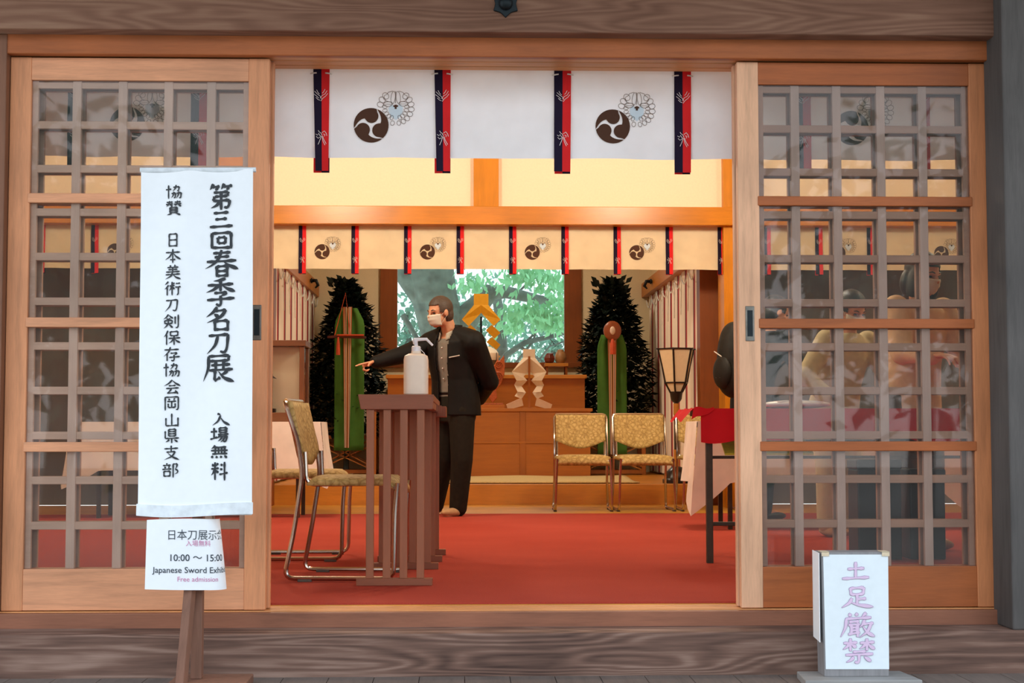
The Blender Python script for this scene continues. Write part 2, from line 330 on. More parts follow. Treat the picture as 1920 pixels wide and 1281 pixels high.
# ---------------------------------------------------------------- the setting
def S(name, mat, x0, x1, y0, y1, z0, z1, bevel=.003): return struct(BX(name, mat, x0, x1, y0, y1, z0, z1, None, bevel))
S('floor_ground', 'ground', -40, 40, -45, -2.6, -.75, -.6, 0)
mb = MB(); x = -3.2
while x < 3.6: mb.box(x, x+.158, -2.6, -.18, -.25, -.22); x += .16
struct(mb.build('floor_porch', 'porch', bevel=.002))
S('ceiling_porch', 'porch', -3.2, 3.6, -2.0, -.1, 2.95, 3.0, 0)
S('trim_1', 'sillbeam', -3.2, 3.6, -.215, .0, -.30, -.068, .008)                 # weathered step beam
S('trim_2', 'sill', -1.76, 2.05, -.04, .144, -.1, -.014)                         # sill under the doors
mb = MB()
for y0, y1 in ((-.006,.018),(.03,.066),(.078,.102),(.112,.144)): mb.box(-1.72, 2.03, y0, y1, -.02, -.010)
struct(mb.build('trim_3', 'track'))
mb = MB().box(-1.76, 2.045, -.04, -.004, 2.055, 2.14)
struct(mb.build('trim_4', 'lintel', bevel=.004))
mb = MB()
for y0, y1 in ((-.004,.05),(.058,.125),(.133,.19)): mb.box(-1.76, 2.05, y0, y1, 2.058, 2.14)
struct(mb.build('trim_5', 'track', bevel=.004))
S('trim_6', 'head', -3.2, 3.6, -.12, -.01, 2.128, 2.46, .008)                    # head beam
S('wall_front', 'brownpost', -4.7, 5.1, .0, .12, 2.14, 3.75, 0)
S('wall_front_left', 'brownpost', -4.7, at(11,600,0).x-.001, .0, .12, -.1, 2.14, 0)
S('wall_front_right', 'brownpost', at(1863,600,0).x+.001, 5.1, .0, .12, -.1, 2.14, 0)
xl = at(11,600,0).x; xr = at(1863,600,0).x
S('trim_7', 'brownpost', xl-.08, xl-.001, -.045, .0, -.066, 2.128, .004)
S('trim_8', 'door_z', xr+.001, at(1878,600,-.04).x, -.045, .0, -.066, 2.128, .004)
S('trim_9', 'post', at(1888,600,-.2).x, 2.4, -.2, .0, -.068, 2.5, .006)
S('floor', 'floorwood', -4.6, 5.0, .144, 7.76, -.12, -.008, 0)
struct(MB().box(-4.6, 5.0, .16, 6.305, -.009, 0).build('floor_carpet', 'carpet'))
S('floor_boards', 'floorwood', -4.6, 5.0, 6.31, 7.755, -.009, -.001)
S('wall_left', 'wall', -4.7, -4.6, .12, 7.9, -.1, 3.75, 0); S('wall_right', 'wall', 5.0, 5.1, .12, 7.9, -.1, 3.75, 0)
S('ceiling', 'ceil', -4.7, 5.1, .0, 11.75, 3.7, 3.78, 0)
S('wall_back_upper', 'wall', -4.6, 5.0, 7.2, 7.3, 2.45, 3.7, 0)
S('wall_back_left', 'darkwall', -4.6, -1.76, 7.82, 7.9, 0, 2.46, 0); S('wall_back_right', 'darkwall', 2.1, 5.0, 7.82, 7.9, 0, 2.46, 0)
S('trim_10', 'gold_x', -4.6, 5.0, 7.06, 7.26, 2.383, 2.537, .004)               # beam over the sanctuary
S('trim_11', 'gold_z', at(888,340,7.15).x, at(935,340,7.15).x, 7.15, 7.25, 2.537, 3.7)
xp = at(1358,600,7.12).x
S('trim_12', 'gold_z', xp, xp+.32, 7.12, 7.42, -.1, 3.7); S('trim_13', 'gold_z', .42-xp-.32, .42-xp, 7.12, 7.42, -.1, 3.7)
xb = at(1313,700,7.6).x
S('trim_14', 'frame_z', xb, xb+.34, 7.6, 7.78, -.1, 3.7); S('trim_15', 'frame_z', -1.98, -1.62-.05, 7.6, 7.78, -.1, 3.7)  # posts darker than the hall ones: sanctuary dimness put into the wood colour
# sanctuary
S('floor_platform', 'honey_x', -1.76, 2.13, 7.76, 11.7, -.1, .178, .006)
YB = 11.6; wx0, wx1 = at(745,600,YB).x, at(1058,600,YB).x; fx0, fx1 = at(713,600,YB).x, at(1090,600,YB).x
wz = at(900,680,YB).z; fz = at(900,690,YB).z
S('wall_sanctuary_left', 'wall2', -1.86, -1.74, 7.78, 11.8, 0, 3.7, 0); S('wall_sanctuary_right', 'wall2', 2.12, 2.2, 7.78, 11.8, 0, 3.7, 0)
mb = MB()
mb.box(-1.76, fx0, YB, YB+.1, 0, 3.7); mb.box(fx1, 2.13, YB, YB+.1, 0, 3.7); mb.box(fx0, fx1, YB, YB+.1, 0, fz); mb.box(fx0, fx1, YB, YB+.1, 2.75, 3.7)
struct(mb.build('wall_back', 'wall2'))
w = struct(bpy.data.objects.new('window_1', None)); COL.objects.link(w)
mb = MB().box(fx0, wx0, YB-.04, YB+.06, fz, 2.75); mb.box(wx1, fx1, YB-.04, YB+.06, fz, 2.75); mb.build('window_frame', 'frame_z', w, bevel=.003)
BX('window_sill', 'frame_x', fx0, fx1, YB-.05, YB+.06, fz, wz, w); BX('window_head', 'frame_x', fx0, fx1, YB-.04, YB+.06, 2.66, 2.75, w)
MB().box(wx0, wx1, YB+.02, YB+.028, wz, 2.66).build('window_pane', 'wglass', w)
for side, x0, x1 in (('left', -1.74, -1.66), ('right', 2.01, 2.12)):
    S('trim_'+('16' if side == 'left' else '17'), 'altar_x', x0, x1, 7.78, 11.6, 2.16, 2.32)
# ---------------------------------------------------------------- sliding doors
RZ = (1.520, 1.055, .593)
def door(name, x0, i0, i1, x1, y0, bars, mats, pull=None, stile_mats=None):
    d = struct(bpy.data.objects.new(name, None)); d.location = ((x0+x1)/2, y0, 0); COL.objects.link(d)
    mx, mz, lx, lz = mats; sm = stile_mats or (mz, mz); y1 = y0+.036
    BX('stile', sm[0], x0, i0, y0, y1, -.008, 2.052, d); BX('stile', sm[1], i1, x1, y0, y1, -.008, 2.052, d)
    BX('top_rail', mx, i0, i1, y0+.001, y1-.001, 1.966, 2.051, d, .002); BX('bottom_panel', mx, i0, i1, y0+.002, y1-.002, -.007, .144, d, .002)
    for z in RZ: BX('middle_rail', mx, i0-.006, i1+.006, y0-.004, y1-.003, z-.018, z+.018, d)
    g = MB(); zz = (1.966,)+RZ+(.144,)
    for a, b in zip(zz, zz[1:]): g.box(i0+.0005, i1-.0005, y0+.010, y0+.014, b+(.018 if b > .2 else 0), a-(.018 if a < 1.9 else 0))
    g.build('glass_pane', 'glass', d)
    lat = MB(); w = .0165
    for x in bars: lat.box(x-w, x+w, y0+.018, y1+.004, .144, 1.966)
    lat.build('lattice_bars', lz, d, bevel=.002)
    lat = MB()
    for z in (1.9505, 1.800, 1.634, 1.470, 1.303, 1.135, .968, .802, .635, .469, .302):
        h = .0145 if z < 1.94 else .012; lat.box(i0, i1, y0+.021, y1+.001, z-h, z+h)
    lat.box(i0, i0+.022, y0+.02, y1+.002, .144, 1.966); lat.box(i1-.022, i1, y0+.02, y1+.002, .144, 1.966)
    lat.build('lattice_cross_bars', lx, d, bevel=.002)
    if pull:
        px, pz, dirx = pull; p = MB()
        p.box(px-.017, px+.017, y0-.003, y0+.001, pz-.066, pz+.066)
        fp = p.build('finger_pull', 'steel', d, bevel=.002); fp['label'] = 'recessed metal finger pull'
        MB().box(px-.010, px+.010, y0-.005, y0-.0025, pz-.048, pz+.05).build('pull_recess', 'iron', fp)
    return d
X = lambda px: at(px,600,0).x
bl = [X(q) for q in (139.5,225.5,312,395)]; bl = [X(51)+(X(462)-X(51))*k/5+.004 for k in (1,2,3,4)]
bl = [-1.460, -1.289, -1.118, -.958]; br = [1.254, 1.414, 1.583, 1.744]
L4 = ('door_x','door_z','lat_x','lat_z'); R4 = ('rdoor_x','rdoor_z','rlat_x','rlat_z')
door('door_1', X(11), X(51), X(462), X(502), .0, bl, L4, (X(481.5), at(480,605,0).z, 1))
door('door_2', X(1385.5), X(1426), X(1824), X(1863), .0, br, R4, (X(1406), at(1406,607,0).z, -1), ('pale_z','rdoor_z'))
dx = at(510,600,.055).x-X(502)
door('door_3', X(11)+dx, X(51)+dx, X(462)+dx, X(502)+dx, .055, [q+.002 for q in bl], L4)
dx = at(1378,600,.055).x-X(1385.5)
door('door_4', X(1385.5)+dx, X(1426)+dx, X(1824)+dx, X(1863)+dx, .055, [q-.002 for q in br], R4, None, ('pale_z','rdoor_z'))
# ---------------------------------------------------------------- nail covers
def nail_cover(px, py, label):
    c = at(px, py, -.12); t = thing('nail_cover', label, 'metal ornament', c, 'hexagonal nail covers on the head beam')
    poly = []
    for k in range(6):
        a = PI/2+k*PI/3+PI; poly += [(.0525*math.cos(a), .0525*math.sin(a)), (.043*math.cos(a+PI/12*.9), .043*math.sin(a+PI/12*.9)), (.039*math.cos(a+PI/6), .039*math.sin(a+PI/6)), (.043*math.cos(a+PI/4*1.03), .043*math.sin(a+PI/4*1.03))]
    MB().prism(poly, c+Vector((0,.001,0)), (1,0,0), (0,0,1), (0,-.012,0)).build('plate', 'iron', t, bevel=.003)
    m = MB()
    rot = Matrix.Rotation(PI/2, 3, 'X'); o = Vector(c)
    m2 = MB().lathe((0,0,0), [(.026,0),(.026,.012),(.020,.022),(.010,.027),(.001,.028)], 16)
    m.add([o+rot@Vector((v.x,v.y,v.z))+Vector((0,-.010,0)) for v in m2.v], m2.f); m.build('boss', 'iron', t, smooth=True)
nail_cover(948, 8, 'black hexagonal metal nail cover on the head beam above the middle of the doorway')
nail_cover(1916, 26, 'black hexagonal metal nail cover on the head beam at the far right edge')
# ---------------------------------------------------------------- noren
def tomoe(R_):
    out = []
    for a0 in (88, 208, 328):
        p = []
        for k in range(13): p.append((R_, a0-16+k*(118/12)))
        pts = [(r*math.cos(math.radians(q)), r*math.sin(math.radians(q))) for r, q in p]
        for k in range(1, 8):
            s_ = k/7; r = R_*(1-.45*s_**.75); q = a0+102-s_*57; pts.append((r*math.cos(math.radians(q)), r*math.sin(math.radians(q))))
        hc = (.53*R_*math.cos(math.radians(a0)), .53*R_*math.sin(math.radians(a0)))
        for k in range(13):
            q = math.radians(a0+128+k*(178/12)); pts.append((hc[0]+.395*R_*math.cos(q), hc[1]+.395*R_*math.sin(q)))
        out.append(pts)
    return out
def oval(cx, cz, a, b, ang, n=14): return [(cx+a*math.cos(t)*math.cos(ang)-b*math.sin(t)*math.sin(ang), cz+a*math.cos(t)*math.sin(ang)+b*math.sin(t)*math.cos(ang)) for t in [2*PI*k/n for k in range(n)]]
def crest(par, cx, cz, R_, surf, off, lw):
    fn = lambda x, z: surf(x, z)+Vector((0,-off,0))
    m = MB()
    for poly in tomoe(R_): m.add([fn(cx+x, cz+z) for x, z in poly], [tuple(range(len(poly)))])
    c = m.build('comma_crest', 'crest', par, fix=False)
    fx, fz = cx+.70*2*R_*1.0, cz+.62*R_*1.55; r2 = R_*1.04; g = MB()
    for s_ in (-1, 1):
        for k in range(8):
            a = math.radians(52-k*18.5); rr = r2*(.90-.012*k); sz = .195-.009*k
            px_, pz_ = fx+s_*rr*math.cos(a), fz+rr*math.sin(a)
            if (px_-cx)**2+(pz_-cz)**2 > (R_*1.05)**2:
                g.ribbon(oval(px_, pz_, r2*sz, r2*sz*.82, math.atan2(pz_-fz, px_-fx)), lw, fn, True)
            a2 = math.radians(10-(k-2)*19); px_, pz_ = fx+s_*r2*(.66-.02*k)*math.cos(a2), fz+r2*(.66-.02*k)*math.sin(a2)
            if k > 1 and k < 7 and (px_-cx)**2+(pz_-cz)**2 > (R_*1.05)**2: g.ribbon(oval(px_, pz_, r2*.13, r2*.085, math.atan2(pz_-fz, px_-fx)), lw*.9, fn, True)
        g.ribbon(oval(fx+s_*.14*r2, fz+.62*r2, r2*.36, r2*.12, PI/2+s_*.12), lw, fn, True)
        g.ribbon([(fx+s_*.2*r2, fz+.35*r2), (fx+s_*.52*r2, fz+.42*r2), (fx+s_*.66*r2, fz+.55*r2), (fx+s_*.62*r2, fz+.72*r2), (fx+s_*.48*r2, fz+.80*r2), (fx+s_*.40*r2, fz+.92*r2), (fx+s_*.16*r2, fz+.99*r2)], lw, fn)
        g.ribbon(oval(fx+s_*.42*r2, fz+.26*r2, r2*.25, r2*.13, -s_*.06), lw, fn, True); g.ribbon([(fx+s_*.2*r2, fz+.25*r2), (fx+s_*.64*r2, fz+.25*r2)], lw*.8, fn)
    g.ribbon([(fx-.001, fz+.98*r2), (fx-.001, fz+.30*r2)], lw, fn)
    g.build('wisteria_crest', 'crestline', par, fix=False)
    h = MB(); h.ribbon([(fx, fz+.22*r2), (fx, fz-.02*r2)], R_*.12, fn); h.ribbon([(fx-.13*r2, fz+.14*r2), (fx+.13*r2, fz+.14*r2)], R_*.10, fn); h.build('crest_cross', 'crest', par, fix=False)
    if lw > .0012:
        b = MB(); poly = [(fx+r2*.42*u_, fz-.16*r2+r2*.40*v_) for u_, v_ in ((-.6,1),(0,.75),(.6,1),(.95,.5),(.9,-.1),(.5,-.75),(0,-1.15),(-.5,-.75),(-.9,-.1),(-.95,.5))]
        b.add([surf(x,z)+Vector((0,-off*.6,0)) for x, z in poly], [tuple(range(len(poly)))]); b.build('crest_heart', 'crestblue', par, fix=False)
def phoenix(g, cx, cz, s_, fn, lw):
    for q in ([(-.9,.5),(-.5,.1),(-.1,-.2),(.1,-.6)],[(-1,.1),(-.6,-.2),(-.3,-.5)],[(.9,.6),(.6,.1),(.2,-.1),(-.1,-.5)],[(1,.2),(.7,-.2),(.3,-.5),(.0,-.9)],[(-.6,.7),(-.4,.3),(-.2,.1)],[(.6,.8),(.4,.4),(.2,.2)],[(-.7,-.4),(-.4,-.7),(-.1,-.8)]):
        g.ribbon([(cx+x*s_, cz+z*s_) for x, z in q], lw, fn)
def crane(g, cx, cz, s_, fn, lw):
    for q in ([(-.9,.4),(-.6,.2),(-.4,.5),(-.2,.1),(.0,.0)],[(-.5,1.0),(-.3,.7),(-.1,.6),(.1,.2)],[(.1,.6),(.5,.9),(.8,.5),(.9,.1)],[(.3,.4),(.6,.3),(.5,.0)],[(.0,.1),(-.2,-.6),(-.5,-1.3)],[(.2,.1),(.4,-.5),(.8,-1.2)],[(.1,.0),(.3,-.8),(.6,-1.4)],[(-.8,.0),(-.5,-.3),(-.2,-.1)]):
        g.ribbon([(cx+x*s_, cz+z*s_) for x, z in q], lw, fn)
def noren(name, label, group, x0, x1, y, ztop, zbot, straps, crests, sw, drop, wave, mat, R_, lw, twist=None, cord=False):
    t = thing(name, label, 'curtain', ((x0+x1)/2, y, zbot), group)
    def surf(x, z):
        h = (ztop-z)/(ztop-zbot)
        yy = wave*h*(math.sin(x*9.3+1.1*math.sin(x*2.7))+.5*math.sin(x*23+4*h))+wave*1.3*noise.noise(Vector((x*6+z*9, z*5, 3)))+wave*.6*noise.noise(Vector((x*14+z*16, z*9-x*5, 7)))
        return Vector((x, y+yy, z))
    n = int((x1-x0)/.02)
    def cl(u_, v_):
        x = x0+(x1-x0)*u_; z = zbot+(ztop-zbot)*v_+(1-v_)*.0015*math.sin(x*14)
        return surf(x, z)
    MB().grid(cl, n, 16).build('cloth', mat, t, smooth='all', fix=False)
    for k, sx_ in enumerate(straps):
        zb = zbot-drop; tw = twist[k] if twist else (0,1)
        st = MB()
        for mi, a, b in ((0, -1, 0), (1, 0, 1)):
            st.mat = mi
            def fs(u_, v_, a=a, b=b):
                z = zb+(ztop-zb)*v_; w = sw/2*(tw[1]+(1-tw[1])*v_); x = sx_+tw[0]*(1-v_)+(a+(b-a)*u_)*w
                return surf(x, max(z, zbot))*1.0+Vector((0,-.007-.004*(1-v_), z-max(z,zbot)))
            st.grid(fs, 2, 10)
        so = st.build('strap', ['navy','red'], t, fix=False)
        bk = MB()
        for mi, a, b in ((1, -1, 0), (0, 0, 1)):
            bk.mat = mi
            bk.grid(lambda u_, v_, a=a, b=b: Vector((sx_+sw*.46*(a+(b-a)*u_)+tw[0]*.3, y+wave+.012, zb-.003+(zbot+.05-zb)*v_)), 1, 3)
        bk.build('strap_tail', ['navy','red'], t, fix=False)
        fz_ = lambda x, z: Vector((x, surf(x, max(z,zbot)).y-.0135, z))
        g = MB(); zt = min(ztop, 2.09) if cord else ztop
        pz1, pz2 = zbot+(zt-zbot)*.67, zbot+(zt-zbot)*.22
        phoenix(g, sx_, pz1, sw*.40, fz_, lw*1.0); g.build('phoenix_print', 'white', so, fix=False)
        g = MB(); crane(g, sx_+tw[0]*.5, pz2, sw*.36, fz_, lw*1.1); g.build('crane_print', 'white', so, fix=False)
    for cx, cz in crests: crest(t, cx, cz, R_, surf, .004, lw)
    if cord:
        zc = zbot+.333
        for sx_ in straps:
            for s_ in (-1, 1): g = MB(); g.tube([surf(sx_+s_*.017, zc)+Vector((0,-.014,0)), surf(sx_+s_*.026, zc)+Vector((0,-.015,-.001)), surf(sx_+s_*.038, zc)+Vector((0,-.006,-.001)), surf(sx_+s_*.042, zc)+Vector((0,.004,0))], .0028, 6); g.build('cord_loop', 'cord', t, smooth='all')
    return t
sp = .4757; s0 = -.568
fst = [s0+sp*k for k in range(-2, 6)]
cr = []
for k in (-2, 0, 2, 4): cr.append((at(696,235,.25).x+sp*k, at(696,235,.25).z))
noren('entrance_noren', 'long bluish white noren curtain with brown crests hanging just behind the sliding doors', None, -1.72, 2.03, .25, 2.2, 1.722, fst, cr, .068, .054, .006, 'noren', .0685, .0018,
      [(.0,.9),(.0,.9),(.006,.75),(.005,.78),(-.004,.95),(-.003,.95),(0,.9),(0,.9)], True)
s1 = .4455; dcr = at(604,472,7.2)-at(567,472,7.2); zcr = at(604,472,7.2).z
for label, x0, x1, b0, ks, cs in (('cream noren curtain with four crests under the orange beam in the middle bay', at(496,460,7.2).x, at(1353,460,7.2).x, at(567,460,7.2).x, range(0,9), (0,2,4,6)),
        ('cream noren curtain under the beam seen through the right sliding door', at(1431,460,7.2).x, 4.6, 2.576, range(0,5), (1,3)),
        ('cream noren curtain under the beam seen through the left sliding door', -4.3, -1.95, at(178,460,7.2).x, range(-2,3), (-2,0,2))):
    noren('sanctuary_noren', label, 'cream noren curtains under the beam', x0, x1, 7.2, 2.383, 2.018, [b0+s1*k for k in ks], [(b0+dcr.x+s1*k, zcr) for k in cs], .063, .04, .007, 'inoren', .064, .0016)
# ---------------------------------------------------------------- brush lettering (strokes on a 100 grid, y down)
BR = {
'第':"p22,5 8,26|h16,16 44,13|d30,18 36,27|p62,3 50,24|h58,14 92,10|d72,16 78,25|h22,36 76,32|v76,32 74,48|h26,50 74,47|v26,50 20,66|h20,66 82,62|v82,62 80,82 70,92 62,86|v50,30 50,98|p46,66 34,82 12,92",
'三':"h22,18 78,12|h28,50 72,45|h8,90 94,82",
'回':"v14,14 14,92|h14,16 86,10|v86,10 86,92|v36,36 37,66|h36,37 65,34|v65,34 64,66|h37,65 65,63|h14,88 86,86",
'春':"h26,14 76,10|h30,28 72,24|h8,44 92,38|p50,2 44,30 28,52 4,68|n54,40 68,54 98,68|v36,58 37,96|h36,60 66,57|v66,57 66,96|h37,76 65,74|h37,92 66,90",
'季':"p66,2 44,9 28,11|h10,26 90,20|v50,8 50,46|p46,24 30,40 6,50|n54,24 70,36 96,46|h30,52 70,49|p70,49 60,57 50,62|v50,60 52,88 46,97 36,88|h8,76 94,68",
'名':"p44,2 32,22 8,42|h36,18 74,13|p74,13 58,40 10,64|d34,30 50,42|v36,56 37,96|h36,58 80,54|v80,54 79,96|h37,90 80,88",
'刀':"h14,20 82,13|v82,13 78,70 70,92 54,82|p46,20 38,58 8,94",
'展':"h20,10 82,6|v82,6 80,24|h22,26 80,23|p20,10 20,50 4,94|h28,40 86,36|v42,28 42,54|v66,27 65,53|h22,57 94,52|v40,58 38,90|h38,92 56,80|p78,58 66,68 54,72|n50,60 66,82 98,94",
'入':"p32,8 44,12 49,24|p49,20 36,62 6,92|n47,30 64,66 98,90",
'場':"h4,34 38,30|v22,8 22,72|h2,80 40,66|v50,8 50,38|h50,9 88,6|v88,6 87,37|h51,23 87,21|h51,37 87,35|h42,50 98,46|p54,50 48,64 36,72|h50,60 90,57|v90,57 86,86 78,96 70,88|p66,60 58,78 42,92|p80,59 72,82 56,98",
'無':"p28,4 22,16 8,28|h22,18 86,14|h6,40 94,36|h12,62 92,58|v30,18 29,60|v46,18 46,60|v62,17 62,59|v78,16 78,58|d16,72 10,90|d34,74 38,90|d56,73 62,88|d76,71 90,88",
'料':"d10,14 18,28|p42,10 34,26|h4,40 48,36|v26,6 26,96|p24,42 16,60 4,72|n28,42 36,52 46,60|d58,14 68,24|d56,36 66,46|h50,68 98,58|v80,4 80,98",
'協':"h2,36 34,32|v18,6 18,96|h46,20 82,16|v82,16 78,40 70,46|p64,4 58,28 42,48|h36,62 60,58|v60,58 58,88 50,92|p50,50 46,74 34,92|h66,60 94,56|v94,56 91,88 82,93|p80,48 76,74 64,94",
'賛':"h8,14 44,11|h4,28 46,24|p26,4 22,28 6,44|n28,28 34,34 44,42|h56,13 92,9|h52,27 96,22|p74,2 70,26 54,42|n76,26 82,33 96,40|v28,48 28,84|h28,49 72,47|v72,47 72,84|h29,60 71,59|h29,71 71,70|h28,83 72,82|p38,86 28,93 10,98|n62,86 74,91 92,98",
'日':"v24,8 24,94|h24,10 78,7|v78,7 78,94|h25,49 77,47|h25,89 78,87",
'本':"h8,28 92,24|v50,4 50,98|p47,28 32,56 4,78|n52,28 68,54 98,74|h34,76 66,74",
'美':"d32,4 40,14|p66,2 58,14|h18,20 84,16|h24,34 78,31|h10,50 92,45|v50,18 50,48|h8,68 94,62|p50,50 42,76 6,98|n52,66 68,84 98,96",
'術':"p24,4 16,16 4,26|p26,28 16,44 2,56|v18,46 18,98|h32,34 62,30|v47,6 47,96|p45,34 40,52 30,66|n49,36 54,46 62,56|d54,12 60,20|h70,18 94,15|h66,42 98,38|v84,42 84,88 76,94",
'剣':"p32,2 22,20 2,36|n34,6 46,20 60,30|h20,34 44,32|v10,44 11,66|h10,45 54,42|v54,42 53,64|h11,64 54,62|v32,34 31,62|p30,62 22,80 4,96|n32,66 44,78 58,92|v72,16 72,66|v90,4 90,90 80,96 74,90",
'保':"p26,2 18,24 2,46|v18,28 18,98|v40,8 41,38|h40,10 84,6|v84,6 83,36|h41,36 84,34|h30,54 98,49|v62,36 62,98|p60,54 50,72 32,86|n64,54 76,70 98,82",
'存':"h8,22 92,17|p44,2 34,36 4,66|v24,42 24,96|h44,44 82,40|p82,40 74,50 64,56|v64,54 66,88 58,97 48,90|h36,72 98,65",
'会':"p50,2 34,24 2,44|n50,4 68,24 98,42|h30,42 70,39|h14,60 88,55|p46,60 36,78 20,90|h20,91 76,86|d66,70 84,96",
'岡':"v12,8 12,98|h12,10 88,6|v88,6 88,88 82,97 74,91|d32,18 38,30|p68,16 60,30|h24,38 76,35|v50,38 50,76|v30,52 30,78|v70,50 70,77|h30,78 70,76",
'山':"v50,6 50,84|v16,36 16,88|h16,88 86,84|v86,32 86,92",
'県':"v32,6 32,52|h32,7 72,4|v72,4 72,51|h33,21 71,20|h33,36 71,35|h33,51 72,50|v12,18 12,68|h12,68 92,63|v50,68 50,98|p36,74 28,84 14,92|d64,74 84,90",
'支':"h10,24 90,19|v50,2 50,44|h22,46 74,42|p74,42 56,74 8,98|n28,50 56,78 96,96",
'部':"d30,2 32,12|h8,18 54,15|d18,24 24,38|p46,22 40,38|h4,44 58,40|v14,56 15,92|h14,57 50,55|v50,55 49,92|h15,89 50,87|v68,6 68,98|h68,8 92,6|p92,6 88,28 80,40|p80,40 96,52 92,68 76,74",
'土':"h24,42 78,37|v50,6 50,88|h6,92 94,84",
'足':"v30,8 32,40|h30,10 70,6|v70,6 68,36|h32,38 68,35|v50,38 50,80|h52,58 76,55|p34,54 28,74 4,96|n28,70 52,84 98,92",
'厳':"d26,4 30,16|d46,2 48,14|p74,2 62,18|h16,26 88,20|p18,26 16,60 2,96|h26,38 54,35|h24,50 56,47|v32,50 32,84|v50,48 50,96|h33,60 49,59|h33,71 49,70|h24,86 56,78|p70,30 64,48 56,58|h66,46 94,42|p88,44 78,76 56,98|n64,54 78,80 98,94",
'禁':"h4,20 44,17|v24,2 24,50|p22,20 14,34 2,44|n26,22 34,30 42,36|h54,19 96,15|v74,2 74,48|p72,19 64,32 52,42|n76,18 84,32 98,42|h32,54 70,51|h10,66 92,61|v50,64 50,92 44,97 38,92|p34,74 26,86 12,94|d66,72 86,90"}
PROF = {'h': (.62,1.0,.62,.58,.72,1.15,.6), 'v': (.75,1.15,.85,.8,.85,.95,.6), 'p': (.7,1.15,1,.85,.62,.4,.1), 'n': (.2,.5,.75,1.0,1.3,1.2,.15), 'd': (.2,.7,1.0,1.2,1.25,1.0,.4)}
def brush(mb, ch, cx, cy, w, h, fn, wt, grow=0.0):      # cx, cy, w, h in the photo's measured units; fn maps them on the sheet
    fn0 = fn
    for si, st in enumerate(BR[ch].split('|')):
        fn = lambda x, y, si=si: fn0(x, y)+Vector((0, -.00005*si, 0))
        ty = st[0]; pts = [tuple(float(q) for q in p.split(',')) for p in st[1:].split(' ')]
        L = [Vector((cx+(x/100-.5)*w, cy+(y/100-.5)*h)) for x, y in pts]
        sm = []                                           # resample smoothly to 9 points
        cum = [0]
        for a, b in zip(L, L[1:]): cum.append(cum[-1]+(b-a).length)
        N = 9 if len(L) > 2 else 7
        for k in range(N):
            d = cum[-1]*k/(N-1); i = 0
            while i < len(L)-2 and d > cum[i+1]: i += 1
            t = (d-cum[i])/max(1e-6, cum[i+1]-cum[i]); sm.append(L[i].lerp(L[i+1], t))
        if len(L) > 2:
            for _ in range(1): sm = [sm[0]]+[(sm[i-1]+sm[i]*2+sm[i+1])/4 for i in range(1, N-1)]+[sm[-1]]
        pr = PROF[ty]; ws = []
        for k in range(N):
            q = k/(N-1)*(len(pr)-1); i = min(int(q), len(pr)-2); ws.append(wt*(pr[i]*(1-(q-i))+pr[i+1]*(q-i))+grow)
        if grow: d0 = (sm[0]-sm[1]).normalized()*grow*.5; d1 = (sm[-1]-sm[-2]).normalized()*grow*.5; sm[0] = sm[0]+d0; sm[-1] = sm[-1]+d1
        mb.ribbon([(p.x, p.y) for p in sm], ws, fn)
# ---------------------------------------------------------------- tall banner, its stand, the paper notice
YS = -.46
A, B_, C_, D_ = (264.5,317), (475,317), (258,966), (472,966)
def bn(px, py, off=.0):
    v = (py-317)/649; l = 264.5-6.5*v; r = 475-3*v; u_ = (px-l)/(r-l)
    y = YS+.03*(1-v)*0-.010*math.sin(u_*PI)*(.3+.7*v)+.004*math.sin(u_*11+v*3)+.003*math.sin(v*9+u_*4)
    p = at(px, py, YS); p.y = y-off; return p
t = thing('banner', 'tall white vertical banner with two columns of black brush lettering', 'banner', at(367,966,YS))
MB().grid(lambda u_, v_: bn(264.5-6.5*(1-v_)+(210.5+3.5*(1-v_))*u_, 966-649*v_), 24, 50).build('sheet', 'paper', t, smooth='all', fix=False)
m = MB(); m.tube([at(263,319,YS+.004), at(480,318.5,YS+.004)], .009, 8); m.build('top_rod', 'clear_tape', t, smooth=True)
m = MB().grid(lambda u_, v_: bn(256+218*u_, 967-22*v_+3*math.sin(u_*5), .006-.004*v_), 16, 3); m.build('bottom_hem', 'clear_tape', t, solid=.004, fix=False)
fb = lambda px, py: bn(px, py, .003)
m = MB()
for ch, x, y, w, h in (('第',415,369,50,52),('三',415,412,50,36),('回',416,451,50,37),('春',416,495,66,54),('季',414,549,60,55),('名',411,599,56,48),('刀',411,644,54,46),('展',410,691,62,56)):
    brush(m, ch, x, y, w, h, fb, 6.1)
m.build('title_lettering', 'ink', t, fix=False); m = MB()
for ch, x, y, w, h in (('入',415,787,36,26),('場',412.5,815,36,30),('無',412.5,848,36,28),('料',412.5,883,33,37)): brush(m, ch, x, y, w, h, fb, 4.0)
m.build('admission_lettering', 'ink', t, fix=False)
m = MB()
for ch, x, y in zip('協賛日本美術刀剣保存協会岡山県支部', (326.5,326,325,325,325,325,324,323,324,323,323,324,323,323,323,322,320), (360,390,451,480.5,511,541.5,573,603.5,634,664.6,694,726,756.5,788,817.5,849,882)):
    brush(m, ch, x, y, 27 if ch == '日' else 32, 28, fb, 3.1)
    if ch == '賛': m.build('patronage_lettering', 'ink', t, fix=False); m = MB()
m.build('sponsor_lettering', 'ink', t, fix=False)
t = thing('sign_stand', 'brown wooden sign stand with a slanted brace holding the tall white banner', 'stand', at(400,1290,-.40))
zb = -.22
pc = at(371,1100,-.41).x
MB().box(pc-.019, pc+.019, -.43, -.39, zb+.03, at(371,330,-.41).z).build('post', 'signwood', t, bevel=.003)
MB().bar(at(357,1098,-.452), at(339,1292,-.50), .032, .03).build('brace', 'signwood', t, bevel=.003)
bx0, bx1 = at(330,1262,-.35).x, at(473,1262,-.35).x
MB().box(bx0, bx1, -.53, -.315, zb, zb+.03).build('base_board', 'signwood', t, bevel=.004)
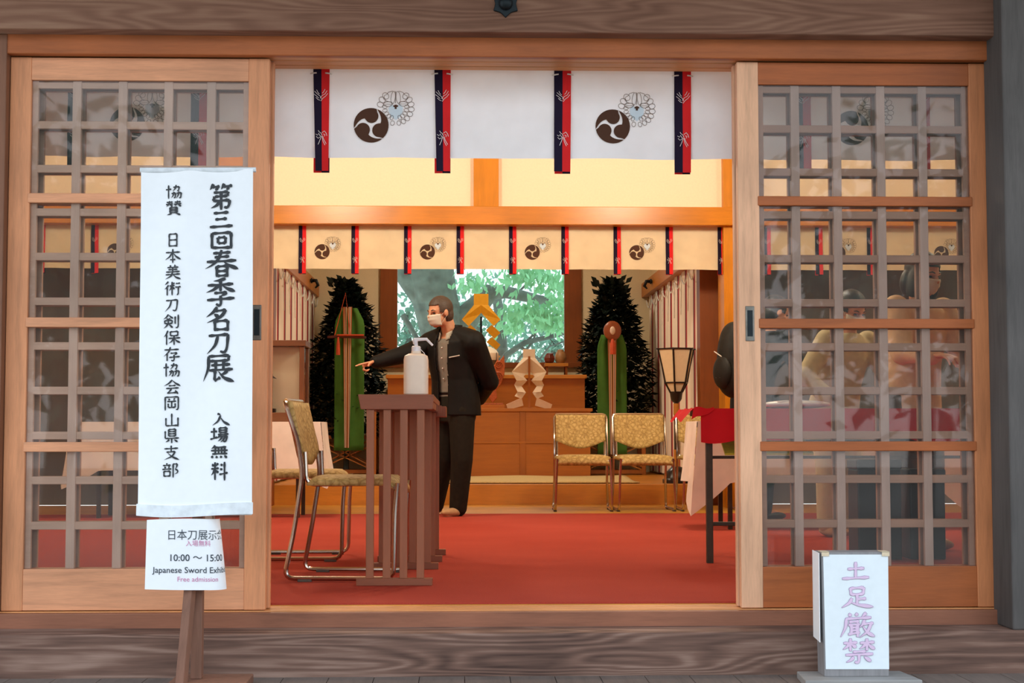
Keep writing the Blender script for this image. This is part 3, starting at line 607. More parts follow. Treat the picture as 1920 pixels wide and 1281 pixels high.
MB().box(at(268,321,-.425).x, at(472,321,-.425).x, -.445, -.43, at(370,322,-.43).z-.012, at(370,322,-.43).z+.012).build('crossbar', 'signwood', t, bevel=.002)
t = thing('paper_notice', 'small curled white paper notice with opening hours pinned below the tall banner', 'notice', at(345,1107,-.47))
SC = 5.23/F_PX; s0_ = 386; Rr = 31.0
def pn(s_, py):                                         # s_: distance along the sheet; rolls back past s0_
    v = (py-975)/130; sh = -1.5*v if s_ < 300 else 0; s00 = s0_-10+14*v
    if s_ <= s00: x, dy = s_, 0
    else: a = (s_-s00)/Rr; x, dy = s00+Rr*math.sin(a), Rr*(1-math.cos(a))
    p = at(x-4*v*max(0, 1-(s_-275)/100), py+3*math.sin((x-275)/45)*(1-v)*-.9+v*2*(x-275)/140, -.47); p.y = -.475+dy*SC-.010*math.sin(min(1,(s_-275)/110)*PI); return p
MB().grid(lambda u_, v_: pn(276+160*u_, 1105-130*v_), 40, 12).build('sheet', 'paper', t, smooth='all', fix=False)
fp = lambda x, y: pn(x, -y)+Vector((0,-.002,0))
m = MB(); put_text(m, '日本刀展示会', 373, -1004, 19, 20, fp); m.build('heading_lettering', 'inkg', t, fix=False); m = MB(); put_text(m, '10:00 ～ 15:00', 373, -1046, 17.5, 17.5, fp, .006); m.build('hours_lettering', 'inkg', t, fix=False); m = MB(); put_text(m, 'Japanese Sword Exhibition', 372, -1070, 15.5, 15.5, fp, .006); m.build('english_lettering', 'inkg', t, fix=False)
m = MB(); put_text(m, '入場無料', 373, -1019.5, 11.5, 12, fp); m.build('pink_lettering', 'pinktxt', t, fix=False); m = MB(); put_text(m, 'Free admission', 373, -1085, 12.5, 12.5, fp); m.build('pink_lettering', 'pinktxt', t, fix=False)
# ---------------------------------------------------------------- no-shoes box sign
ys = -.42
t = thing('floor_sign', 'white boxed floor sign with four large pink outlined characters on a grey board', 'sign', at(1606,1272,ys))
def q4(px, py, off=0): p = at(px, py, ys); p.y -= off; return p
x0, x1 = at(1546,1270,ys).x, at(1667,1270,ys).x; z0 = -.195; zt = at(1600,1036,ys).z
bm_ = MB(); xt0, xt1 = at(1540,1036,ys).x, at(1664,1036,ys).x
pts = [(x0,z0),(x1,z0),(xt1,zt),(xt0,zt)]
bm_.prism(pts, (0,ys,0), (1,0,0), (0,0,1), (0,.10,0)); bm_.build('box', 'greyboard_z', t, bevel=.002)
MB().grid(lambda u_, v_: q4(1543+5*(1-v_)+(122-3*(1-v_))*u_, 1255-215*v_+1.5*u_*0, .002+.001*math.sin(u_*5)), 6, 8).build('front_paper', 'paper2', t, fix=False)
MB().prism([(ys-.004,at(1,1042,ys).z),(ys+.095,at(1,1040,ys).z),(ys+.095,at(1,1208,ys).z),(ys-.004,at(1,1212,ys).z)], (xt0-.008,0,0), (0,1,0), (0,0,1), (-.002,0,0)).build('side_paper', 'paper', t)
m = MB()
for px in (1547,1660):
    for k in range(1):
        m.box(at(px-7,1040,ys).x, at(px+7,1040,ys).x, ys-.005, ys-.0035, at(px,1043,ys).z, zt+.002); m.box(at(px-7,1040,ys).x, at(px+7,1040,ys).x, ys-.005, ys+.05, zt+.001, zt+.003)
m.build('tape_corners', 'tape', t)
m1, m2 = MB(), MB()
for ch, x, y, w, h in (('土',1603.7,1070,56,36),('足',1606.5,1120,62,42),('厳',1607.5,1172,66,48),('禁',1610,1220.5,62,48)):
    brush(m1, ch, x, y, w, h, lambda a, b: q4(a, b, .0045), 5.2, 1.2); brush(m2, ch, x, y, w, h, lambda a, b: q4(a, b, .0055), 5.2, 0)
m1.build('character_outline', 'pinkline', t, fix=False); m2.build('characters', 'pink', t, fix=False)
b0, b1 = at(1492,1265,-.35).x, at(1706,1265,-.35).x
MB().prism([(b0,-.50),(b1,-.50),(b1-.02,-.30),(b0+.015,-.30)], (0,0,z0-.025), (1,0,0), (0,1,0), (0,0,.025)).build('base_board', 'greyboard', t, bevel=.003)
# ---------------------------------------------------------------- slatted rack with the sanitiser
t = thing('slatted_rack', 'brown slatted wooden rack stand with a flat top just inside the doorway', 'stand', (-.31,.9,0))
fr0 = at(668,1090,.80).x; fr1 = at(811,1090,.80).x; zt = at(740,740,.80).z; zu = at(740,768,.80).z
tx0, tx1 = at(673,745,.78).x, at(813.5,745,.78).x
pr = [(tx0-.004,zt),(tx1,zt),(tx1-.004,zu),(tx0+.008,zu)]
MB().prism(pr, (0,.775,0), (1,0,0), (0,0,1), (0,.03,0)).build('apron', 'rack_x', t, bevel=.002)
MB().box(tx0+.004, tx1-.002, .80, 2.42, zt-.028, zt).build('top', 'rack_y', t, bevel=.002)
MB().box(tx1-.035, tx1-.004, .805, 2.1, zu+.004, zt-.03).build('side_rail', 'rack_y', t, bevel=.002); MB().box(tx0+.012, tx0+.042, .805, 2.4, zu+.004, zt-.03).build('side_rail', 'rack_y', t, bevel=.002)
MB().box(tx1-.02, tx1+.035, 2.1, 2.44, zu-.02, zt-.03).build('end_block', 'rack_y', t, bevel=.002)
sl = [at(q,900,.80).x for q in (694,725.5,757,788.5)]; hw = .0162
for k, yy in enumerate((.80, 1.55, 1.95, 2.36)):
    dx = .012*k if k else 0
    MB().box(fr0+dx, fr1+dx, yy-.016, yy+.03, .0, .030).build('foot_bar', 'rack_x', t, bevel=.002)
    for x in sl: MB().box(x-hw+dx, x+hw+dx, yy-.012, yy+.018, .030, zu+(.0 if k == 0 else .0)).build('slat', 'rack_z', t, bevel=.002)
    if k: MB().box(tx0+.02, tx1-.01+dx, yy-.012, yy+.02, zu, zt-.028).build('cross_rail', 'rack_x', t)
yb = .93; sc = (yb+CAMD)/F_PX
c = at(780,740,yb); c.z = zt
t = thing('sanitiser_bottle', 'milky white pump dispenser bottle standing on the slatted rack', 'bottle', c)
hb = at(780,664,yb).z-zt; r = 23.0*sc
MB().lathe(c, [(r*.9,0),(r*1.0,.006),(r*1.0,hb*.86),(r*.93,hb*.95),(r*.62,hb),(r*.40,hb+.003),(r*.38,hb+.012)], 28, 4).build('body', 'bottle', t, smooth=True)
hz = zt+hb
m = MB().lathe((c.x,c.y,hz+.004), [(.020,0),(.020,.026),(.016,.030),(.008,.032),(.007,.045),(.006,.062)], 18); m.build('collar', 'pump', t, smooth=True)
zt2 = at(780,637,yb).z
m = MB(); m.tube([(c.x-.010,c.y,zt2-.008),(c.x-.008,c.y,zt2),(c.x+.045,c.y-.004,zt2+.002),(c.x+.072,c.y-.006,zt2-.026)], [.010,.0085,.007,.0045], 8); m.lathe((c.x-.004,c.y,zt2-.022), [(.007,0),(.010,.004),(.012,.018),(.009,.024)], 14); m.build('pump_head', 'pump', t, smooth=True)
m = MB().tube([(c.x+.017,c.y-.004,hz+.022),(c.x+.035,c.y-.012,hz+.004),(c.x+.048,c.y-.006,hz-.022),(c.x+.046,c.y,hz-.05)], .0014, 6); m.build('wire_loop', 'pump', t)
# ---------------------------------------------------------------- tubular chairs
def make_chair(label):
    t = thing('stacking_chair', label, 'chair', (0,0,0), 'gold vinyl chairs with chrome sled frames')
    def bend(pts, r=.05, n=4):
        pts = [Vector(p) for p in pts]; out = [pts[0]]
        for a, b, c in zip(pts, pts[1:], pts[2:]):
            ra = min(r, (a-b).length*.45, (c-b).length*.45); p = b+(a-b).normalized()*ra; q = b+(c-b).normalized()*ra
            for k in range(n+1): s_ = k/n; out.append(p*(1-s_)**2+b*2*s_*(1-s_)+q*s_**2)
        out.append(pts[-1]); return out
    m = MB(); w = .218
    def side(s_): return [(s_*w,.295,.765),(s_*w,.235,.60),(s_*w,.215,.46),(s_*w,.25,.22),(s_*w*1.04,.29,.014),(s_*w*1.04,-.185,.014),(s_*w*1.0,-.190,.30),(s_*w*.97,-.200,.425)]
    loop = [Vector(p) for p in reversed(side(-1))]+[Vector(p) for p in side(1)]
    loop[7] = Vector((-w,.298,.785)); loop[8] = Vector((w,.298,.785))
    m.tube(bend(loop, .045), .0105, 8)
    for s_ in (-1,1): m.tube(bend([(s_*(w-.02),.207,.56),(s_*(w-.02),.20,.418),(s_*(w-.02),-.17,.422)], .04), .0095, 8)
    m.tube([(-w,-.19,.405),(w,-.19,.405)], .008, 8)
    m.build('frame', 'chrome', t, smooth=True)
    def seat(u_, v_, top):
        x = (u_-.5)*2; y = .195-.40*v_; ex = .222*(1-.06*max(0,v_-.8)*5*abs(x)**6)
        z = .418+.036*(1-x**6*.5) if top else .414
        if v_ > .85: z -= .045*((v_-.85)/.15)**2
        if top and v_ < .06: z -= .015
        return Vector((x*ex, y, z))
    m = MB(); m.grid(lambda u_, v_: seat(u_, v_, True), 12, 16); m.grid(lambda u_, v_: seat(1-u_, v_, False), 12, 16)
    k = 13*17; e = []
    for i in range(12): e += [(i, i+1, k+11-i, k+12-i), (16*13+i+1, 16*13+i, k+16*13+12-i, k+16*13+11-i)]
    for j in range(16): e += [(j*13, k+j*13+12, k+(j+1)*13+12, (j+1)*13), (j*13+12, (j+1)*13+12, k+(j+1)*13, k+j*13)]
    m.f += e; m.mi += [0]*len(e); m.build('seat', 'fabric', t, smooth='all')
    def back(u_, v_, s_):
        x = (u_-.5)*2; zb_ = .50+.055*min(1,abs(x)**1.6*1.25) if abs(x) < 1 else .555
        z = zb_+(.779-zb_)*v_; xr = .205; y = .222+.23*(z-.5)-.03*(1-x*x)*-.6
        return Vector((x*xr, y+.014*s_*(1-x**8*.5)-(.012 if s_ < 0 else 0), z))
    m = MB(); m.grid(lambda u_, v_: back(u_, v_, -1), 14, 10); m.grid(lambda u_, v_: back(1-u_, v_, 1), 14, 10)
    k = 15*11; e = []
    for i in range(14): e += [(i, i+1, k+13-i, k+14-i), (10*15+i+1, 10*15+i, k+10*15+14-i, k+10*15+13-i)]
    for j in range(10): e += [(j*15, k+j*15+14, k+(j+1)*15+14, (j+1)*15), (j*15+14, (j+1)*15+14, k+(j+1)*15, k+j*15)]
    m.f += e; m.mi += [0]*len(e); m.build('backrest', 'fabric', t, smooth='all')
    for s_ in (-1,1):
        for y in (.2,-.13): MB().box(s_*w*1.04-.012, s_*w*1.04+.012, y-.03, y+.03, .0, .012).build('glide', 'rubber', t, bevel=.002)
    return t
ch0 = make_chair('gold chair standing nearest beside the slatted rack, side on, facing right')
ch0.location = (-.475, 1.175, 0); ch0.rotation_euler.z = 1.49
first = True
for lab, x, y, rz, z in (('gold chair behind the one at the rack, half hidden by the left sliding door', at(580,900,2.2).x, 2.2, PI/2, 0),
        ('gold chair leftmost of the row facing out before the right sakaki tree', at(1092,900,6.72).x, 6.72, -.02, 0), ('middle gold chair of the row facing out before the green silk panel', at(1207,900,6.72).x, 6.72, .03, 0),
        ('gold chair at the right end of the row, half hidden by red cloth', at(1327,900,6.72).x, 6.72, 0, 0)):
    c = copy_tree(ch0); c.location = (x,y,z); c.rotation_euler.z = rz; c['label'] = lab
# ---------------------------------------------------------------- altar, mat
ZP = .178
y0 = 9.75
ax0, ax1 = -.82, at(1107,800,y0).x
t = thing('altar', 'stepped plain wooden altar with framed front panels below the big window', 'altar', (.2,10.4,ZP))
z1 = at(1000,768,y0).z; z2 = at(1000,708,10.45).z
BX('lower_tier', 'altar_x', ax0, ax1, y0, 11.2, ZP, z1, t); BX('upper_tier', 'altar_x', ax0, ax1, 10.45, 11.5, z1, z2, t)
BX('upper_edge_board', 'honey_x', ax0-.02, ax1+.02, 10.42, 11.5, z2-.012, z2+.028, t); BX('lower_edge_board', 'altar_x', ax0-.02, ax1+.02, y0-.03, y0+.2, z1-.02, z1+.012, t)
zz = at(1000,830,y0).z
BX('panel_rail', 'altar_x', ax0, ax1, y0-.015, y0, zz-.01, zz+.01, t)
for px in (700, 980): xx = at(px,800,y0).x; BX('panel_stile', 'altar_z', xx-.03, xx+.03, y0-.012, y0, ZP, z1-.02, t)
t = MB().grid(lambda u_, v_: Vector((-1.4+2.95*u_-(.25*(1-v_) if u_ > .9 else 0)*0+.02*v_, 7.86+1.8*v_, ZP+.012+.012*math.sin(u_*17)*math.sin(v_*6)+(.02 if u_ < .02 else 0))), 60, 10)
tag(t.build('straw_mat', 'mat', None, smooth='all', solid=.012), 'pale straw mat spread on the raised platform in front of the altar', 'mat')
# ---------------------------------------------------------------- zigzag paper wands
def gohei(label, base, scale, col, pole, pts_side, headw, headh):
    t = thing('paper_wand', label, 'paper wand', base, 'folded paper wands on the altar')
    b = Vector(base); h = scale
    m = MB(); m.box(b.x-.011, b.x+.011, b.y-.055, b.y-.043, b.z+.02, b.z+h*(.88 if col == 'whitepaper' else .72)); m.build('stick', pole, t)
    m = MB(); m.box(b.x-.07, b.x+.07, b.y-.05, b.y+.05, b.z, b.z+.025); m.build('foot', 'altar_x', t, bevel=.003)
    m = MB(); w = headw*h/2
    m.add([(b.x-w,b.y-.012,b.z+h*(1-headh)),(b.x+w,b.y-.012,b.z+h*(1-headh)),(b.x+w,b.y-.008,b.z+h),(b.x-w,b.y-.008,b.z+h)], [(0,1,2,3)])
    m.build('paper_head', col, t, solid=.003)
    for s_ in (-1,1):
        m = MB()
        for k, q in enumerate(pts_side): m.add([(b.x+s_*x*h, b.y-.014-.010*(k%2)-.020*(1 if (i+k)%4 in (1,2) else 0), b.z+z*h) for i, (x, z, dy) in enumerate(q)], [tuple(range(len(q)))])
        m.build('paper_streamer', col, t, solid=.003)
    return t
# white wand: head, then broad zigzag folds out to two splayed feet
W1 = [[(.10,.86,0),(.285,.624,0),(.13,.50,0),(.05,.595,0),(.0,.66,0),(.0,.86,0)], [(.285,.624,0),(.21,.48,0),(.031,.48,0),(.13,.595,0)], [(.031,.48,0),(.124,.387,0),(.245,.41,0),(.20,.50,0)], [(.124,.387,0),(.245,.41,0),(.193,.295,0),(.054,.283,0)], [(.054,.283,0),(.124,.18,0),(.24,.225,0),(.19,.30,0)], [(.124,.20,0),(.378,.087,0),(.35,.0,0),(.095,.07,0)]]
c = at(992,765,10.02); gohei('white folded paper wand standing on the lower altar step', (c.x,10.02,z1+.0), at(992,655,10.02).z-z1, 'whitepaper', 'altar_z', W1, .20, .145)
W2 = [[(.088,.864,0),(.233,.687,0),(.152,.607,0),(.016,.751,0),(.0,.77,0),(.0,.864,0)], [(.128,.623,0),(.233,.526,0),(.16,.454,0),(.056,.559,0)], [(.128,.478,0),(.233,.382,0),(.185,.321,0),(.064,.414,0)], [(.128,.34,0),(.233,.24,0),(.17,.19,0),(.064,.28,0)]]
c = at(902,702,10.98); t = gohei('gold folded paper wand with a black stick standing against the big window', (c.x,10.98,z2+.028), at(902,556,10.98).z-z2, 'goldpaper', 'black', W2, .177, .14)
# ---------------------------------------------------------------- small drum on carved stand
c = at(905,708,10.62); b = Vector((c.x,10.62,z2+.028)); q = (10.62+CAMD)/F_PX
t = thing('cloth_capped_drum', 'small grey drum with a cream cloth cap behind the man on the altar', 'drum', b)
MB().lathe(b, [(.06,0),(.10,.05),(.155,.10),(.17,.16)], 20).build('body', 'greybody', t, smooth=True)
MB().lathe(b+Vector((0,0,.16)), [(.172,0),(.176,.03),(.172,.075)], 20).build('band', 'whitepaper', t, smooth=True)
MB().lathe(b+Vector((0,0,.235)), [(.172,0),(.15,.035),(.09,.07),(.02,.085)], 20).build('cap', 'cap', t, smooth=True)
m = MB()
for k in range(8): a = 2*PI*k/8+.2; m.tube([b+Vector((.176*math.cos(a),.176*math.sin(a),.24)), b+Vector((.175*math.cos(a),.175*math.sin(a),.16)), b+Vector((.10*math.cos(a+.2),.10*math.sin(a+.2),.05))], .004, 5)
m.build('cords', 'blackwood', t)
c = at(927,745,10.25); b = Vector((c.x,10.25,z1+.012)); q = (10.25+CAMD)/F_PX
t = thing('carved_ornament', 'flame shaped carved reddish wooden ornament beside the drum on the altar', 'carving', b)
poly = [(-.02,.0),(.03,.06),(.02,.14),(.07,.20),(.105,.30),(.11,.40),(.10,.50),(.05,.44),(.03,.46),(.0,.40),(-.05,.36),(-.07,.28),(-.09,.16),(-.06,.06)]
MB().prism(poly, b+Vector((0,-.02,.06)), (1,0,0), (0,0,1), (0,.04,0)).build('flame', 'carved', t, bevel=.006)
MB().box(b.x-.15, b.x+.09, b.y-.09, b.y+.09, b.z, b.z+.06).build('plinth', 'carved', t, bevel=.004)
m = MB()
for cx_, cz_, r_ in ((.045,.40,.04),(.035,.28,.05),(-.02,.2,.045)):
    m.tube([b+Vector((cx_+r_*(1-k/26)*math.cos(k*.62), -.024, .06+cz_+r_*(1-k/26)*math.sin(k*.62))) for k in range(24)], .005, 5)
m.build('scroll_carving', 'carved', t)
MB().box(b.x-.35, b.x+.1, b.y-.30, b.y-.12, z1+.012, z1+.05).build('offering_board', 'altar_x', thing('offering_board', 'low wooden offering board at the foot of the carved ornament', 'board', (b.x-.1,b.y-.2,z1+.012)), bevel=.003)
# shelf with two jars
c0, c1 = at(1021,682,11.3), at(1064,682,11.3)
t = thing('small_shelf', 'small wooden shelf stand at the right end of the altar under the window', 'shelf', ((c0.x+c1.x)/2,11.3,z2+.028))
BX('shelf_top', 'honey_x', c0.x, c1.x, 11.16, 11.45, c0.z-.035, c0.z, t)
for xx in (c0.x+.02, c1.x-.02):
    for yy in (11.19, 11.42): BX('leg', 'frame_z', xx-.012, xx+.012, yy-.012, yy+.012, z2+.028, c0.z-.035, t)
j = Vector((at(1030,680,11.26).x,11.26,c0.z)); t = thing('jar', 'angular dark red pottery jar on the small shelf', 'jar', j, 'jars on the altar shelf')
MB().lathe(j, [(.03,0),(.055,.02),(.062,.06),(.045,.10)], 6, 3).build('body', 'redclay', t, bevel=.004); MB().lathe(j+Vector((.006,0,.10)), [(.046,0),(.04,.012),(.01,.02)], 8).build('lid', 'redclay', t)
j = Vector((at(1051,680,11.32).x,11.32,c0.z)); t = thing('jar', 'round tan pottery jar right of the dark red one on the small shelf', 'jar', j, 'jars on the altar shelf')
MB().lathe(j, [(.035,0),(.062,.03),(.068,.075),(.05,.125),(.036,.14)], 18).build('body', 'tan', t, smooth=True); MB().lathe(j+Vector((0,0,.14)), [(.038,0),(.034,.014),(.008,.022)], 16).build('lid', 'tan', t, smooth=True)
# ---------------------------------------------------------------- striped curtains on the side walls
def side_curtain(label, x, s_, ya, yb_):
    t = thing('striped_curtain', label, 'curtain', (x,(ya+yb_)/2,.22), 'red and white curtains on the side walls')
    MB().grid(lambda u_, v_: Vector((x+s_*(.026+.012*math.sin((yb_-ya)*(u_-.5)*2*PI/.52+.15*math.sin(v_*3))), ya+(yb_-ya)*u_, .2+2.0*v_)), 220, 8).build('cloth', 'curtain', t, smooth='all', fix=False)
    m = MB()
    pts = []
    for k in range(61):
        f = k/60; pts.append((x+s_*.055, ya+(yb_-ya)*f, 2.12-.10*abs(math.sin(f*PI*8))))
    m.tube(pts, .006, 5)
    for k in range(1, 8): m.tube([(x+s_*.05, ya+(yb_-ya)*k/8, 2.14), (x+s_*.055, ya+(yb_-ya)*k/8+.02, 1.75)], .004, 5)
    m.build('swag_cord', 'cord', t)
side_curtain('red and white striped curtain along the left sanctuary wall', -1.72, 1, 7.85, 11.5)
side_curtain('red and white striped curtain along the right sanctuary wall behind the paper lantern', 2.108, -1, 7.80, 11.5)
for lab, px, py, y, s_ in (('small black hook on the wall rail above the left striped curtain', 572, 521, 10.6, 1), ('small black hook on the wall rail above the right striped curtain', 1232, 520, 10.6, -1)):
    c = at(px, py, y); c.x = -1.655 if s_ > 0 else 2.005; c.z = 2.25
    t = thing('wall_hook', lab, 'hook', c, 'hooks on the wall rails')
    MB().ell(c+Vector((s_*.012,0,0)), (.012,.055,.03)).build('plate', 'black', t, smooth='all'); MB().tube([c, c+Vector((s_*.06,0,.0)), c+Vector((s_*.08,0,-.05)), c+Vector((s_*.05,0,-.08))], [.02,.02,.018,.008], 8).build('hook', 'black', t, smooth='all')
# ---------------------------------------------------------------- sakaki trees
def sakaki(label, px, y, seed, left):
    rnd = random.Random(seed); b = Vector((at(px,880,y).x, y, ZP)); t = thing('sacred_tree', label, 'tree', b, 'leafy ceremonial trees flanking the altar')
    H = at(px,527,y).z-ZP
    m = MB()
    prof = lambda z: (.06+.30*((H-z)/ (H*.45))**.8 if z > H*.55 else .36+.05*math.sin((H*.55-z)*3)) if z < H*.97 else .05
    for k in range(3600):
        z = .42+(H-.42)*rnd.random()**.85; a = rnd.random()*2*PI; r = prof(z)*(.30+.7*rnd.random()**.5)*(1+.28*noise.noise(Vector((math.cos(a)*1.6+seed, math.sin(a)*1.6, z*3.2))))
        if z > H*.88: r *= .8
        p = b+Vector((r*math.cos(a)*1.02, r*math.sin(a)*.8, z))
        if p.z < z2+.05 and ((left and p.x > ax0-.05) or (not left and p.x < ax1+.05)): continue
        if (left and p.x < -1.64) or (not left and p.x > 2.0): continue
        d = Vector((math.cos(a)*.8, math.sin(a)*.8, rnd.uniform(-.9,.6))).normalized(); L = rnd.uniform(.075,.125); w = L*.30
        s_ = d.cross(Vector((rnd.uniform(-.4,.4), rnd.uniform(-.4,.4), 1))).normalized(); n = s_.cross(d)
        m.add([p, p+d*L*.5+s_*w, p+d*L, p+d*L*.5-s_*w, p+d*L*.5-n*w*.3], [(0,1,4),(1,2,4),(2,3,4),(3,0,4)])
    for k in range(26):                                     # sprays at the crown
        a = rnd.random()*2*PI; q = b+Vector((rnd.random()*.17*math.cos(a), .08*math.sin(a), H*.90+rnd.random()*H*.10))
        d = Vector((math.cos(a)*.7, -.3, .6)).normalized(); s_ = d.cross(Vector((0,1,0))).normalized(); L = .11
        m.add([q, q+d*L*.5+s_*.026, q+d*L, q+d*L*.5-s_*.026], [(0,1,2,3)])
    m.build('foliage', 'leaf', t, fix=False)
    MB().tube([b+Vector((0,0,.05)), b+Vector((0,0,H*.93))], [.03,.012], 8).build('trunk', 'bark', t)
    m = MB(); w, h, dd = .31, .40, .20                        # lattice stand
    for sx_ in (-1,1):
        for sy_ in (-1,1): m.box(b.x+sx_*w-.022, b.x+sx_*w+.022, b.y+sy_*dd-.022, b.y+sy_*dd+.022, ZP, ZP+h+.03)
    for z in (.03, h):
        for sy_ in (-1,1): m.box(b.x-w, b.x+w, b.y+sy_*dd-.018, b.y+sy_*dd+.018, ZP+z-.02, ZP+z+.02)
        for sx_ in (-1,1): m.box(b.x+sx_*w-.018, b.x+sx_*w+.018, b.y-dd, b.y+dd, ZP+z-.02, ZP+z+.02)
    m.build('stand_frame', 'altar_z', t, bevel=.002)
    m = MB()
    for sy_ in (-1,1):
        for s_ in (-1,1):
            for o_ in (-.035,.035): m.bar((b.x-s_*w+.02*s_, b.y+sy_*dd, ZP+.05+o_*.5+.02), (b.x+s_*w-.02*s_, b.y+sy_*dd, ZP+h-.05+o_), .012)
        m.build('stand_lattice', 'honey_x', t); m = MB()
    # green silk, striped bands
    yf = y-.40; x0_, x1_ = at(px-22,700,yf).x, at(px+34,700,yf).x
    if not left: x0_, x1_ = at(px-29,700,yf).x, at(px+26,700,yf).x
    zt, zb_ = at(px,(578 if left else 628),yf).z, at(px,(845 if left else 852),yf).z
    def sf(u_, v_):
        nar = 1 if v_ < .9 else 1-(v_-.9)*5.5*(.9 if left else .5)
        x = (x0_+x1_)/2+(u_-.5)*(x1_-x0_)*nar
        return Vector((x, yf+.012*math.sin(u_*9+v_*4)+.01*math.sin(u_*21)*v_, zb_+(zt-zb_)*v_))
    MB().grid(sf, 16, 24).build('silk_panel', 'silk', t, smooth='all', solid=.004, fix=False)
    m = MB(); xm = (x0_+x1_)/2-(.02 if left else .0)
    zbb = zb_+.03 if left else zb_+.0
    for o_ in (-.028,.028): m.add([(xm+o_*.35-.016, yf-.03, zbb),(xm+o_*.35+.016, yf-.03, zbb),(xm+o_+.02, yf-.035, zt+.01),(xm+o_-.02, yf-.035, zt+.01)], [(0,1,2,3)])
    m.build('striped_band', 'silkband', t, solid=.003)
    if left:
        z = at(px,633,yf).z; m = MB(); m.tube([(x0_-.07,yf-.06,z),(xm,yf-.065,z+.008),(x1_+.02,yf-.06,z-.005)], [.014,.019,.014], 8); m.build('sword_bag', 'maroon', t, smooth=True)
        m = MB(); m.tube([(x0_,yf-.05,z),(xm-.02,yf-.05,zt+.16),(xm+.03,yf-.055,z+.02)], .006, 6); m.tube([(x0_+.03,yf-.075,z+.02),(xm,yf-.085,z+.02),(x1_,yf-.075,z+.02)], .010, 6)
        m.tube([(x0_+.045,yf-.08,z),(x0_+.045,yf-.08,z-.08),(x0_+.045,yf-.08,z-.19)], [.008,.018,.022], 8); m.build('orange_cord', 'orange', t, smooth=True)
    else:
        c = Vector((xm, yf-.06, at(px,621,yf).z)); m = MB(); m.ell(c, (.095,.03,.105), 20, 12); m.build('round_ornament', 'mirror', t, smooth='all')
        MB().ell(c+Vector((0,-.025,0)), (.03,.014,.045)).build('jewel', 'pearl', t, smooth='all')
        MB().tube([c+Vector((0,-.02,-.09)), c+Vector((0,-.03,-.14)), c+Vector((0,-.03,-.25))], [.012,.03,.03], 8).build('tassel', 'orange', t, smooth=True)
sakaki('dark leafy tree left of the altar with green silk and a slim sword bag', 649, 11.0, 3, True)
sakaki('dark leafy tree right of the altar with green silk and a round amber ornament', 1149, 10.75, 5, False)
# ---------------------------------------------------------------- paper lantern on a pole
b = Vector((at(1269,905,7.98).x, 7.98, ZP)); q = (7.98+CAMD)/F_PX
t = thing('standing_lantern', 'six sided paper lantern on a dark pole in front of the right striped curtain', 'lantern', b)
zt, zm, zb_ = at(1269,655,7.98).z, at(1269,718,7.98).z, at(1269,736,7.98).z
rt, rm, rb = 36*q, 22*q, 11*q
ring = lambda r, z: [Vector((b.x+r*math.cos(k*PI/3+.25), b.y+r*math.sin(k*PI/3+.25), z)) for k in range(6)]
R0, R1, R2 = ring(rt-.004, zt), ring(rm-.004, zm), ring(rb, zb_)
m = MB()
for k in range(6): m.add([R0[k],R0[(k+1)%6],R1[(k+1)%6],R1[k]], [(0,1,2,3)]); m.add([R1[k],R1[(k+1)%6],R2[(k+1)%6],R2[k]], [(0,1,2,3)])
m.build('paper_shade', 'shade', t)
m = MB(); R0, R1, R2 = ring(rt, zt), ring(rm, zm), ring(rb+.004, zb_)
for k in range(6):
    m.tube([R0[k]+(R0[k]-b-Vector((0,0,R0[k].z-b.z)))*.10, R0[k], (R0[k]+R1[k])/2-(R0[k]-R1[k])*.0+(Vector((b.x,b.y,0))-Vector((R0[k].x,R0[k].y,0)))*.03, R1[k], R2[k]], .009, 6)
    for R_ in (R0, R1, R2): m.bar(R_[k], R_[(k+1)%6], .014)
m.build('shade_frame', 'blackwood', t)
MB().lathe((b.x,b.y,zb_-.09), [(.03,0),(.05,.03),(.058,.09)], 14).build('socket', 'blackwood', t, smooth=True)
MB().tube([b+Vector((0,0,.12)), Vector((b.x,b.y,zb_-.08))], .022, 10).build('pole', 'blackwood', t, smooth=True)
m = MB(); m.tube([(b.x,b.y,zb_-.20),(b.x,b.y,zb_-.10)], .027, 10); m.tube([b+Vector((0,0,.14)), b+Vector((0,0,.30))], .027, 10); m.build('brass_sleeves', 'honey_x', t, smooth=True)
MB().lathe(b, [(.125,0),(.125,.03),(.10,.045),(.09,.10),(.05,.14),(.03,.15)], 16, 4).build('base', 'blackwood', t, smooth=True)
# ---------------------------------------------------------------- left table, display case
ty0, ty1 = 5.75, 6.25; tx1 = at(601,800,ty0).x; tx0 = tx1-1.85; tz = at(560,791,ty0).z
t = thing('cloth_table', 'folding table under a white tablecloth carrying the display case at the left', 'table', ((tx0+tx1)/2,6,0))
BX('table_top', 'darksteel', tx0+.03, tx1-.03, ty0+.03, ty1-.03, tz-.04, tz-.006, t)
lx = at(557,930,ty0).x
for xx in (lx, tx0+.2):
    for yy in (ty0+.06, ty1-.06): MB().box(xx-.014, xx+.014, yy-.014, yy+.014, 0, tz-.04).build('leg', 'darksteel', t)
def tcl(x0_, x1_, ya, yb_, z, drop, corner_drop):
    m = MB(); m.box(x0_, x1_, ya, yb_, z-.006, z)
    m.grid(lambda u_, v_: Vector((x0_+(x1_-x0_)*u_+(1 if u_ > .5 else -1)*.055*(1-v_)*max(0,(abs(u_-.5)-.38)/.12)**2, ya-.012+.008*math.sin(u_*40)*(1-v_)-.02*(1-v_), z-(drop+corner_drop*max(0,(abs(u_-.5)-.38)/.12))*(1-v_))), 60, 6)
    for s_, xx in ((1,x1_),(-1,x0_)): m.grid(lambda u_, v_: Vector((xx+s_*(.004+(.05+.02*math.sin(u_*12))*(1-v_)), ya-.03*(1-v_)+(yb_-ya)*u_, z-(drop+corner_drop*max(0,1-u_*3))*(1-v_))), 14, 6)
    return m
